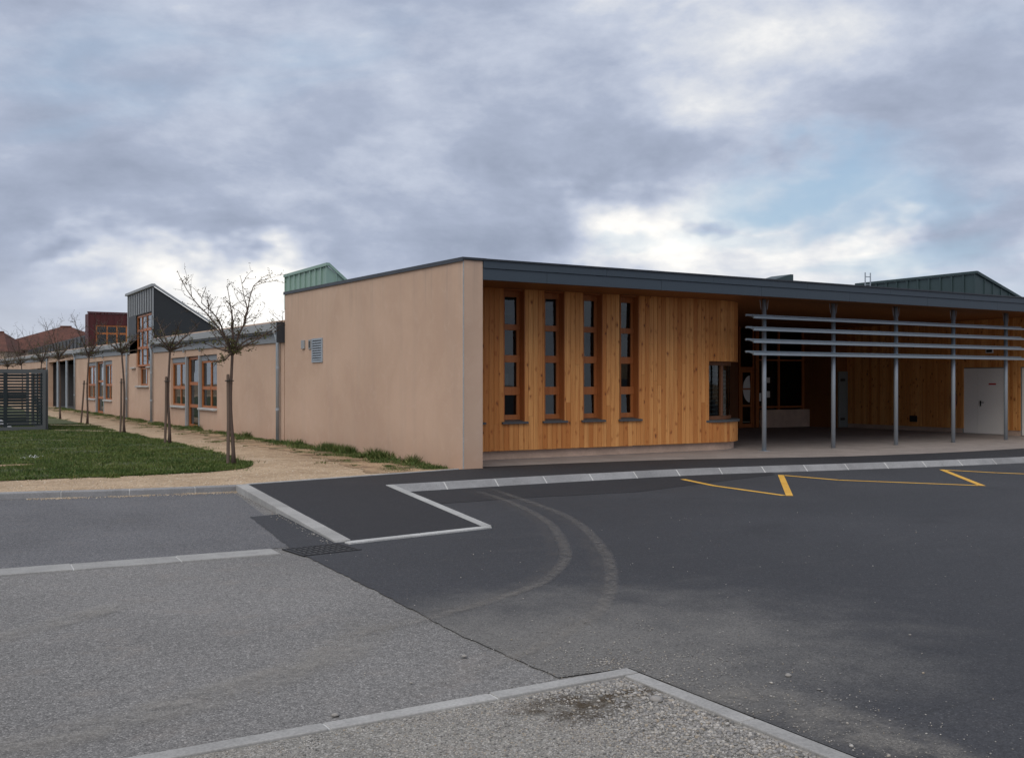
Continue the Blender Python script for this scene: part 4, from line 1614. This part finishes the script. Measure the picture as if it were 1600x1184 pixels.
def win_group(y0, y1, z0, z1):
    return (y0, y1, z0, z1)


G1 = (18.15, 25.2)      # window, door, window
G2 = (38.7, 47.0)
G4 = (66.6, 77.4)
holes = [(G1[0], 20.62, .86, 2.80), (20.62, 22.65, .12, 2.80), (22.65, G1[1], .86, 2.80),
         (G2[0], 41.2, .86, 2.98), (41.2, 43.8, .12, 2.98), (43.8, G2[1], .86, 2.98),
         (28.95, 32.4, 2.52, 3.6), (29.75, 32.0, 1.66, 2.52),
         (52.0, 65.4, .05, 3.3),
         (G4[0], G4[1], .86, 2.95)]
mb = MB()
wall_holes(mb, (WY0, WY1), (-.1, 3.60), holes, lambda u, z, d: (d, u, z+(ez(u) if z > 3.5 else 0)), .32)
wwall = mb.build('wall', PLASTER, wing)
m = MB()
m.hexa([(.3, WY0, 3.2), (12, WY0, 3.2), (12, WY1, 3.2+ez(WY1)), (.3, WY1, 3.2+ez(WY1))], [(.3, WY0, 3.42), (12, WY0, 3.42), (12, WY1, 3.42+ez(WY1)), (.3, WY1, 3.42+ez(WY1))])
m.build('roof', ZINC, wing)
m = MB()
m.box(6, 6.2, WY0, WY1, 0, 3.2)
for y in (11.0, 27.6, 35, 51.8, 65.6, 80, 111.7):
    m.box(.33, 6, y, y+.15, 0, 3.2)
m.box(.33, 6, WY0, WY1, .0, .06)
m.build('partition', INNER, wing)
# eaves in runs, broken by the tower
EAVES = [(10.93, 28.4), (33.9, 51.6), (51.6, 65.5), (65.5, 112)]
for (a, b) in EAVES:
    za, zb = ez(a), ez(b)
    m = MB()
    m.hexa([(-.20, a, 3.30+za), (.3, a, 3.30+za), (.3, b, 3.30+zb), (-.20, b, 3.30+zb)], [(-.20, a, 3.53+za), (.3, a, 3.53+za), (.3, b, 3.53+zb), (-.20, b, 3.53+zb)])
    e = m.build('eaves_fascia', ZINC, wing, bevel=.006)
    m = MB()
    m.hexa([(-.05, a+.01, 2.96+za), (-.002, a+.01, 2.96+za), (-.002, b-.01, 2.96+zb), (-.05, b-.01, 2.96+zb)], [(-.05, a+.01, 3.24+za), (-.002, a+.01, 3.24+za), (-.002, b-.01, 3.24+zb), (-.05, b-.01, 3.24+zb)])
    if (a, b) != EAVES[2]:
        m.build('eaves_board', ZINCB, wing)
    m = MB()
    m.hexa([(-.16, a, 3.235+za), (-.002, a, 3.235+za), (-.002, b, 3.235+zb), (-.16, b, 3.235+zb)], [(-.16, a, 3.298+za), (-.002, a, 3.298+za), (-.002, b, 3.298+zb), (-.16, b, 3.298+zb)])
    m.build('eaves_shadow_strip', CAPM, wing)  # dark strip standing in for the shadow gap below the fascia
MB().box(-.22, .02, 10.865, 10.925, 2.95, 3.54).build('eaves_end_plate', CAPM, wing)
# downpipes
for y in (11.2, 28.55, 34.2, 51.4, 65.5):
    z = ez(y)
    x = -.09
    m = MB().tube([(-.15, y+.05, 3.32+z), (-.15, y+.05, 3.22+z), (x, y, 3.02+z), (x, y, 2.9+z), (x, y, .1)], .052, 12)
    d = m.build('downpipe', GALV, wing, smooth=True)
    for zz in (2.2, 1.0):
        MB().tube([(x, y, zz), (x, y, zz+.07)], .06, 12).build('pipe_collar', GALV, d)
    MB().tube([(-.15, y+.05, 3.34+z), (-.15, y+.05, 3.22+z)], .075, 12).build('hopper', ZINC, d)
    MB().box(-.2, .0, y-.1, y+.1, .085, .112).build('shoe_slab', KERBL, d)


def frame_grid(parent, y0, y1, z0, z1, xs, cols, rows, name='window', fw=.075, panes=True):
    """timber window in the x = const plane: outer frame, bars and a pane in each field"""
    m = MB()
    x0, x1 = xs
    m.box(x0, x1, y0, y0+fw, z0, z1)
    m.box(x0, x1, y1-fw, y1, z0, z1)
    m.box(x0, x1, y0+fw, y1-fw, z0, z0+fw)
    m.box(x0, x1, y0+fw, y1-fw, z1-fw, z1)
    cy = [y0+(y1-y0)*c for c in cols]
    rz = [z0+(z1-z0)*r_ for r_ in rows]
    for c in cy:
        m.box(x0+.004, x1-.004, c-.045, c+.045, z0+fw, z1-fw)
    ys = [y0+fw] + [q for c in cy for q in (c-.045, c+.045)] + [y1-fw]
    for r_ in rz:
        for i in range(0, len(ys), 2):
            m.box(x0-.01, x1-.008, ys[i], ys[i+1], r_-.06, r_+.06)
    zs = [z0+fw] + [q for r_ in rz for q in (r_-.06, r_+.06)] + [z1-fw]
    w = m.build(name, FRAME, parent)
    for i in range(0, len(ys), 2):
        for j in range(0, len(zs), 2):
            MB().box((x0+x1)/2-.004, (x0+x1)/2+.004, ys[i], ys[i+1], zs[j], zs[j+1]).build('pane', GLASS, w)
    return w


def sill(parent, y0, y1, z):
    m = MB()
    m.hexa([(-.10, y0, z-.07), (.17, y0, z-.06), (.17, y1, z-.06), (-.10, y1, z-.07)], [(-.10, y0, z-.005), (.17, y0, z+.02), (.17, y1, z+.02), (-.10, y1, z-.005)])
    return m.build('sill', KERBL, parent, bevel=.012)


for (ga, d0, d1, gb, zt) in ((18.15, 20.62, 22.65, 25.2, 2.80), (38.7, 41.2, 43.8, 47.0, 2.98)):
    for (a, b) in ((ga, d0), (d1, gb)):
        w = frame_grid(wing, a+(.02 if a == ga else .10), b-(.02 if b == gb else .10), .90, zt-.2, (.085, .165), (.47,), (.42,))
        MB().box(.065, .185, a+(.02 if a == ga else .10), b-(.02 if b == gb else .10), zt-.198, zt-.01).build('blind_box', ZINCB, w)
        sill(w, a-(.04 if a == ga else -.10), b+(.04 if b == gb else -.10), .885)
    dd = frame_grid(wing, d0+.10, d1-.10, .13, zt-.02, (.10, .18), (), (.30, .62), name='door', fw=.10)
    for y in (d0, d1):
        MB().box(-.015, .075, y-.085, y+.085, .09, zt+.002).build('steel_jamb', ZINC, wing)
    for y in ((ga*.7+gb*.3), (ga*.35+gb*.65)):
        z = ez(y)
        MB().box(-.10, -.052, y-.05, y+.05, 2.86+z, 3.02+z).build('blind_hook', ZINCB, wing)
frame_grid(wing, G4[0], G4[1], .9, 2.9, (.17, .25), (.3, .6), (.4,))
for y in (70, 73.5):
    MB().box(-.02, .15, y-.12, y+.12, .86, 2.95).build('steel_jamb', ZINC, wing)
# recessed entrance with posts
m = MB()
m.box(3.0, 3.2, 52.0, 65.4, .05, 3.3)
m.build('recess_wall', PLASTER, wing)
for y in (56.0, 60.5):
    MB().tube([(.06, y, .09), (.06, y, 3.3)], .09, 10).build('post', GALV, wing)

# black wedge tower in the wing
tw = MB()
X2, Z2 = 2.75, 4.25
tw.prism([(.0, 28.55, 3.1), (X2, 28.55, 3.1), (X2, 28.55, Z2), (.0, 28.55, 5.98)], 0, (0, .12, 0))
tw.prism([(.0, 34.4, 3.1), (X2, 34.4, 3.1), (X2, 34.4, Z2), (.0, 34.4, 5.98)], 0, (0, .12, 0))
tw.hexa([(.0, 28.67, 5.84), (X2, 28.67, Z2-.14), (X2, 34.4, Z2-.14), (.0, 34.4, 5.84)], [(.0, 28.67, 5.98), (X2, 28.67, Z2), (X2, 34.4, Z2), (.0, 34.4, 5.98)])
tw.box(.0, .14, 28.67, 34.4, 4.92, 5.835)
tw.box(.0, .14, 32.4, 34.4, 3.18, 4.92)
tw.box(.0, .10, 28.67, 28.93, 3.18, 4.92)
tw.box(1.6, 1.7, 28.67, 34.4, 3.3, 4.8)
tower = tw.build('roof_monitor', DARKC, wing, label='tall black wedge-shaped monitor with grey vertical battens and tall window')
m = MB()
m.box(-.10, .06, 28.45, 34.6, 5.985, 6.10)
m.hexa([(.06, 28.45, 5.95), (X2+.05, 28.45, Z2-.03), (X2+.05, 28.56, Z2+.0), (.06, 28.56, 5.98)], [(.06, 28.45, 6.07), (X2+.05, 28.45, Z2+.08), (X2+.05, 28.56, Z2+.08), (.06, 28.56, 6.07)])
m.build('flashing', ZINC, tower)
for i in range(12):
    y = 28.62+i*.52
    lo = 4.95 if 28.9 < y < 33.9 else 3.2
    MB().box(-.013, -.001, y-.11, y+.11, lo, 5.98).build('batten', BATT, tower)
frame_grid(tower, 28.95, 32.38, 2.55, 4.90, (.06, .14), (.38, .70), (.36, .70), fw=.09)
frame_grid(wing, 29.77, 31.98, 1.68, 2.50, (.15, .23), (.40,), ())
sill(wing, 29.5, 32.2, 1.66)
sill(wing, 32.4, 33.4, 2.53)
sill(wing, 28.7, 29.74, 2.53)
# red monitor, the dark one beyond it
rx0, rx1, RY = .21, 2.95, 48.0
rm = MB()
rm.box(rx0, rx1, RY, RY+.14, 5.28, 5.98)
rm.box(rx0, rx0+.42, RY, RY+.14, 3.4, 5.28)
rm.box(rx0, rx1, RY+.14, RY+1.2, 5.80, 5.95)
rm.box(rx0, rx0+.14, RY+.14, RY+1.2, 3.4, 5.80)
rm.box(rx1-.14, rx1, RY+.14, RY+1.2, 3.4, 5.80)
rm.box(rx0+.14, rx1-.14, RY+1.0, RY+1.1, 3.4, 5.80)
red = rm.build('roof_monitor', REDC, wing, label='dark red metal-clad roof monitor with a band of timber windows')
MB().box(rx0-.05, rx1, RY-.06, RY+.05, 5.985, 6.07).build('flashing', REDC, red)
for i in range(8):
    x = rx0+.03+i*.35
    MB().box(x-.018, x+.018, RY-.035, RY-.001, 5.29 if x > rx0+.43 else 3.5, 5.98).build('standing_seam', REDC, red)
fm = MB()
XS = [rx0+.425, 1.24, 1.80, 2.36, rx1-.01]
for x in XS:
    fm.box(x, x+.08, RY+.03, RY+.11, 3.5, 5.275)
fm.box(XS[0]+.08, XS[-1], RY+.035, RY+.105, 5.19, 5.275)
fm.box(XS[0]+.08, XS[-1], RY+.036, RY+.104, 4.72, 4.83)
rwn = fm.build('window', FRAME, red)
for a, b in zip(XS, XS[1:]):
    for z0, z1 in ((3.5, 4.72), (4.83, 5.19)):
        MB().box(a+.08, b, RY+.065, RY+.073, z0, z1).build('pane', GLASS, rwn)
dm = MB().prism([(2.2, 60, 3.5), (9, 60, 3.5), (9, 60, 5.3), (2.2, 60, 5.3)], 0, (0, 42, 0)).build('roof_monitor', DARKC, wing, label='long low dark roof monitor behind the far eaves')
for i in range(20):
    MB().box(2.15, 2.199, 61+2*i-.04, 61+2*i+.04, 3.5, 5.2).build('standing_seam', DARKC, dm)


# ------------------------------------------------------------------ houses beyond
def house(loc, w, d, hw, hr, label, rot=0.0, ridge=.35):
    t = thing('house', loc, label, 'house')
    t.rotation_euler = (0, 0, rot)
    def B(m, name, mat, parent=t, **k):
        return m.build(name, mat, parent, org=(0, 0, 0), **k)
    B(MB().box(-w/2, w/2, -d/2, d/2, -.2, hw), 'wall', HOUSEW)
    o = .5
    m = MB()
    rl = w*ridge/2
    m.v = [(-w/2-o, -d/2-o, hw), (w/2+o, -d/2-o, hw), (w/2+o, d/2+o, hw), (-w/2-o, d/2+o, hw), (-rl, 0, hr), (rl, 0, hr)]
    m.f = [(0, 1, 5, 4), (1, 2, 5), (2, 3, 4, 5), (3, 0, 4), (3, 2, 1, 0)]
    r_ = B(m, 'roof', TILES)
    B(MB().tube([(-rl, 0, hr+.02), (rl, 0, hr+.02)], .14, 6), 'ridge_cap', TILES, r_)
    for q in (-.28, .28):
        f = B(MB().box(q*w-.7, q*w+.7, -d/2-.05, -d/2-.002, hw-2.1, hw-.7), 'window', WHITEM)
        B(MB().box(q*w-.6, q*w+.6, -d/2-.06, -d/2-.051, hw-2.0, hw-.8), 'pane', GLASS, f)
    return t


def at(px, depth):
    p = CAM + FWD*depth + RIGHT*((px-800)/1600*depth)
    return (p.x, p.y, 0)


ROT = -math.atan2(.5126, .8586)
house(at(103, 125), 16, 11, 5.6, 8.6, 'house with broad red tiled hip roof beyond the dark roof monitor', ROT+.25, .08)
house(at(-32, 118), 9, 9, 5.3, 7.6, 'house with red tiled roof at the left edge beyond the trees', ROT+.1, .6)


# ------------------------------------------------------------------ fence
def fence_panel(p0, p1, h, label, nsl=17, gap=1.0):
    a, b = Vector((*p0, .1)), Vector((*p1, .1))
    L = (b-a).length
    t = (b-a)/L
    o = thing('slatted_fence', tuple(a), label, 'fence', 'slatted enclosure panels')
    nn = Vector((-t.y, t.x, 0))
    def bar(u0, u1, v0, v1, z0, z1, name, mat):
        q = [a+t*u+nn*v for u, v in ((u0, v0), (u1, v0), (u1, v1), (u0, v1))]
        m = MB().hexa([(p.x, p.y, .1+z0) for p in q], [(p.x, p.y, .1+z1) for p in q])
        return m.build(name, mat, o)
    bar(.1, L-.1, -.05, .05, h-.12, h, 'top_rail', FENCEF)
    bar(.1, L-.1, -.05, .05, .02, .14, 'bottom_rail', FENCEF)
    bar(0, .1, -.05, .05, -.05, h, 'post', FENCEF)
    bar(L-.1, L, -.05, .05, -.05, h, 'post', FENCEF)
    k = 1.3
    while k < L-.4:
        bar(k-.06, k+.06, .012, .05, .14, h-.12, 'upright', FENCE)
        k += 1.3
    for i in range(nsl):
        z = .16+(h-.30)*i/nsl
        bar(.1, L-.1, -.03, .01, z+.018, z+.078, 'slat', FENCE)
    return o


fence_panel((-4.97, 22.5), (-9.6, 22.5), 2.18, 'dark slatted metal fence panel facing the lawn at the left edge')
fence_panel((-4.92, 22.62), (-4.92, 27.2), 2.18, 'dark slatted metal side panel of the enclosure seen almost edge-on')
fence_panel((-5.05, 27.2), (-10.5, 27.2), 2.18, 'dark slatted metal panel at the back of the enclosure')
for (x, y, lab) in ((-6.75, 25.0, 'dark green wheeled bin inside slatted enclosure, nearer the middle'), (-7.6, 25.1, 'dark green wheeled bin inside slatted enclosure, at left edge')):
    bn = thing('wheeled_bin', (x, y, .1), lab, 'bin')
    m = MB().hexa([(x-.24, y-.26, .17), (x+.24, y-.26, .17), (x+.24, y+.26, .17), (x-.24, y+.26, .17)], [(x-.31, y-.36, 1.2), (x+.31, y-.36, 1.2), (x+.31, y+.36, 1.2), (x-.31, y+.36, 1.2)])
    m.build('body', GLAZED, bn, bevel=.02)
    MB().hexa([(x-.33, y-.39, 1.205), (x+.33, y-.39, 1.205), (x+.33, y+.38, 1.205), (x-.33, y+.38, 1.205)], [(x-.28, y-.33, 1.25), (x+.28, y-.33, 1.25), (x+.31, y+.36, 1.30), (x-.31, y+.36, 1.30)]).build('lid', GLAZED, bn, bevel=.01)
    for q in (-1, 1):
        MB().tube([(x+q*.2, y+.26, .2), (x+q*.27, y+.26, .2)], .1, 12).build('wheel', BLACKM, bn)
m = MB()
hx, hy = -6.75, 23.7
rs = random.Random(2)
for i in range(9):
    for j in range(7):
        u_, v_ = i/8, j/6
        z = .1+1.25*max(0, 1-u_*1.05)*math.sin(math.pi*(.15+.7*v_))+rs.uniform(-.03, .03)
        m.v.append((hx-.6+1.55*u_, hy-.45+.9*v_, z if 0 < i < 8 or i == 0 else .1))
for i in range(8):
    for j in range(6):
        a = i*7+j
        m.f.append((a, a+7, a+8, a+1))
hp = m.build('tarpaulin', WHITEM, smooth=True)
hp['label'] = 'white sheet sloping down behind the slats of the enclosure'
hp['category'] = 'tarpaulin'
so = hp.modifiers.new('thick', 'SOLIDIFY')
so.thickness = .02


# ------------------------------------------------------------------ young trees with stakes
def tree(x, y, fork, top, spread, seed, label, detail=1.0, limbs=None, leaf=1.0):
    r = random.Random(seed)
    t = thing('young_tree', (x, y, .1), label, 'tree', 'young trees along the path')
    tr, br = MB(), MB()
    lv = ([], [])
    base = Vector((x, y, .06))
    lean = Vector((r.uniform(-.06, .06), r.uniform(-.06, .06), 0))
    pts, rads = [], []
    for i in range(9):
        f = i/8
        pts.append(base+Vector((0, 0, (fork-.06)*f))+lean*f+RIGHT*(.035*math.sin(f*5+seed))*min(1, f*3))
        rads.append(.042-.014*f+(.018 if i == 0 else 0))
    tr.tube(pts, rads, 9)
    F0 = pts[-1]
    def leaves(p, n, s, kind=0):
        for _ in range(n):
            c = p+Vector((r.gauss(0, .018), r.gauss(0, .018), r.gauss(0, .018)))
            d1 = Vector((r.uniform(-1, 1), r.uniform(-1, 1), r.uniform(-.4, 1))).normalized()*s*r.uniform(.6, 1.3)
            d2 = d1.cross(Vector((r.uniform(-1, 1), r.uniform(-1, 1), r.uniform(-1, 1)))).normalized()*s*.33
            lv[kind].append([c, c+d1*.5+d2, c+d1, c+d1*.5-d2])
    def twig(p, d, L, rd, lev):
        k = 5 if lev < 2 else 3
        q = p.copy()
        ps, rr = [q.copy()], [rd]
        dd = d.normalized()
        for i in range(k):
            dd = (dd+Vector((r.gauss(0, .16), r.gauss(0, .16), r.gauss(.03, .12)))).normalized()
            q = q+dd*(L/k)
            ps.append(q.copy())
            rr.append(max(.0022, rd*(1-.75*(i+1)/k)))
        br.tube(ps, rr, 5 if lev < 2 else 4, True)
        sub(ps, rd, L, lev)
    def sub(ps, rd, L, lev):
        h = (ps[0].z-fork)/max(.3, top-fork)
        if lev >= 2:
            for p in ps[1:]:
                if r.random() < .75*detail:
                    leaves(p, r.choice((1, 1, 2)), .034, 0)
                if h < .35 and r.random() < .7*leaf:
                    leaves(p, 2, .042, 1)
            return
        cnt = int((6 if lev == 0 else 3)*detail*max(.6, L))+1
        for _ in range(cnt):
            i = r.randrange(1, len(ps)) if lev else r.choices(range(len(ps)-1), weights=[3-2*j/len(ps) for j in range(len(ps)-1)])[0]
            p = ps[i]
            if i+1 < len(ps):
                p = p.lerp(ps[i+1], r.random())
            ax = (ps[min(i+1, len(ps)-1)]-ps[max(i-1, 0)]).normalized()
            o = Vector((r.gauss(0, 1), r.gauss(0, 1), r.gauss(.1, .7)))
            d = (ax*.5+o.normalized()*.8+Vector((0, 0, .2))).normalized()
            twig(p, d, min(.5, L*r.uniform(.14, .34)) if lev == 0 else L*r.uniform(.3, .6), max(.003, rd*.42), lev+1)
        for p in ps[1:]:
            leaves(p, 1 if r.random() < .7 else 2, .036, 0)
    H = top-fork
    if limbs is None:
        limbs = []
        nl = r.choice((6, 7, 8))
        for i in range(nl):
            a = 2*math.pi*i/nl+r.uniform(-.4, .4)
            out = spread/2*r.uniform(.55, 1.05)
            up = H*r.uniform(.5, 1.0)*(1 if i % 3 else .6)
            limbs.append([(math.cos(a)*out*.35, math.sin(a)*out*.35, up*.30), (math.cos(a)*out*.68, math.sin(a)*out*.68, up*.62), (math.cos(a)*out, math.sin(a)*out, up)])
        for i in range(4):
            a = r.uniform(0, 6.28)
            o_ = spread*.34
            limbs.append([(math.cos(a)*o_*.5, math.sin(a)*o_*.5, .03), (math.cos(a)*o_, math.sin(a)*o_, .10*r.uniform(-1, 2))])
    for lb in limbs:
        ctrl = [F0-Vector((0, 0, r.uniform(0, .12)))]
        for (a, b, c) in lb:
            ctrl.append(F0+RIGHT*a+FWD*b+Vector((0, 0, c)))
        ps = catmull(ctrl, .11)
        ps = [p+Vector((r.gauss(0, .008), r.gauss(0, .008), r.gauss(0, .008))) if 0 < i else p for i, p in enumerate(ps)]
        L = sum((q-p).length for p, q in zip(ps, ps[1:]))
        r0 = .016+.008*min(1, L)
        br.tube(ps, [max(.003, r0*(1-.85*i/(len(ps)-1))) for i in range(len(ps))], 6)
        sub(ps, r0*.8, L, 0)
    tr.build('trunk', BARK, t, smooth=True)
    crown = br.build('branches', BARK, t, smooth=True)
    for k, (nm, mt) in enumerate((('buds', BUD), ('leaves', LEAF))):
        if lv[k]:
            m = MB()
            for qd in lv[k]:
                m.quad(*[tuple(p) for p in qd])
            m.build(nm, mt, t, kind='stuff')
    return t, F0


def stake(x, y, h, dx, dy, label, tilt=(0, 0)):
    t = thing('tree_stake', (x, y, .1), label, 'stake', 'stakes beside the young trees')
    p0, p1 = Vector((x, y, .02)), Vector((x+tilt[0], y+tilt[1], h))
    mid = p0.lerp(p1, .5)+Vector((.008, -.006, 0))
    MB().tube([p0, mid, p1-Vector((0, 0, .03)), p1], [.036, .035, .033, .026], 8).build('pole', STAKE, t)
    q = p0.lerp(p1, .93)
    m = MB()
    c = q+RIGHT*.03
    m.tube([c+RIGHT*(.085*math.cos(a))+FWD*(.055*math.sin(a)) for a in [i*math.pi/6 for i in range(13)]], .012, 5)
    m.build('tie', BLACKM, t)
    return t


L1 = [
    [(-.18, .05, .28), (-.42, .12, .62), (-.75, .15, .98), (-1.04, .1, 1.38), (-1.17, .05, 1.70)],
    [(-.10, -.2, .3), (-.22, -.4, .7), (-.48, -.5, .98), (-.40, -.55, 1.32)],
    [(-.05, .15, .4), (-.10, .25, .9), (-.20, .3, 1.42)],
    [(.04, -.1, .5), (.02, -.2, .95)],
    [(.10, .2, .4), (.22, .35, .85), (.14, .4, 1.2), (.05, .45, 1.62)],
    [(.16, -.1, .32), (.34, -.2, .75), (.42, -.2, 1.15), (.58, -.25, 1.45), (.92, -.3, 1.60)],
    [(.2, .2, .22), (.55, .4, .36), (.95, .5, .62)],
    [(.3, -.2, .12), (.75, -.4, .3), (1.10, -.5, .42)],
    [(-.25, -.1, .05), (-.55, -.25, .20)],
    [(.15, -.3, .04), (.42, -.6, .12)],
    [(-.10, -.15, -.16), (-.30, -.25, -.22), (-.50, -.3, -.12)],
    [(-.2, .3, .1), (-.45, .6, .25), (-.7, .8, .5)],
    [(.1, .35, .12), (.35, .7, .2)],
]
tree(-3.46, 3.72, 2.45, 4.25, 2.3, 21, 'bare young tree closest to the kerb, its crown against bright sky', 1.0, L1, 1.5)
LABS = [
    (-2.91, 12.15, 2.80, 4.0, 2.0, 'bare young tree in front of the wing window nearest the blank wall'),
    (-2.90, 19.05, 2.88, 4.2, 2.0, 'bare young tree in front of the black wedge tower'),
    (-2.72, 28.3, 2.95, 4.7, 1.9, 'bare young tree just left of the farther window group'),
    (-2.94, 35.0, 3.0, 5.1, 2.6, 'bare young tree standing right beside the slatted enclosure'),
    (-2.90, 43.5, 3.0, 5.2, 2.6, 'bare young tree behind the enclosure, rightmost of those rising over it'),
    (-2.90, 53.0, 3.0, 5.2, 2.6, 'bare young tree behind the enclosure, middle of those rising over it'),
    (-2.90, 63.5, 3.0, 5.2, 2.8, 'bare young tree behind the enclosure, leftmost of those rising over it'),
]
for i, (x, y, f, tp, sp, lab) in enumerate(LABS):
    tree(x, y, f, tp, sp, 40+i*3, lab, 1.0 if i < 3 else .8, None, 1.0)
SL_ = [
    (-3.46, 3.72, 1.98, -.105, -.03, 'weathered stake tied to the tree closest to the kerb', (.0, .0)),
    (-2.91, 12.15, 1.98, -.12, -.03, 'weathered stake tied to the tree before the nearest wing window', (.03, -.02)),
    (-2.90, 19.05, 1.95, -.12, -.03, 'weathered stake tied to the tree before the black tower', (.03, -.02)),
    (-2.72, 28.3, 1.9, -.26, -.03, 'weathered stake leaning beside the tree left of the farther windows', (.12, -.08)),
]
for (x, y, h, a, b, lab, tl) in SL_:
    p = Vector((x, y, 0))+RIGHT*a+FWD*b
    stake(p.x, p.y, h, 0, 0, lab, tl)
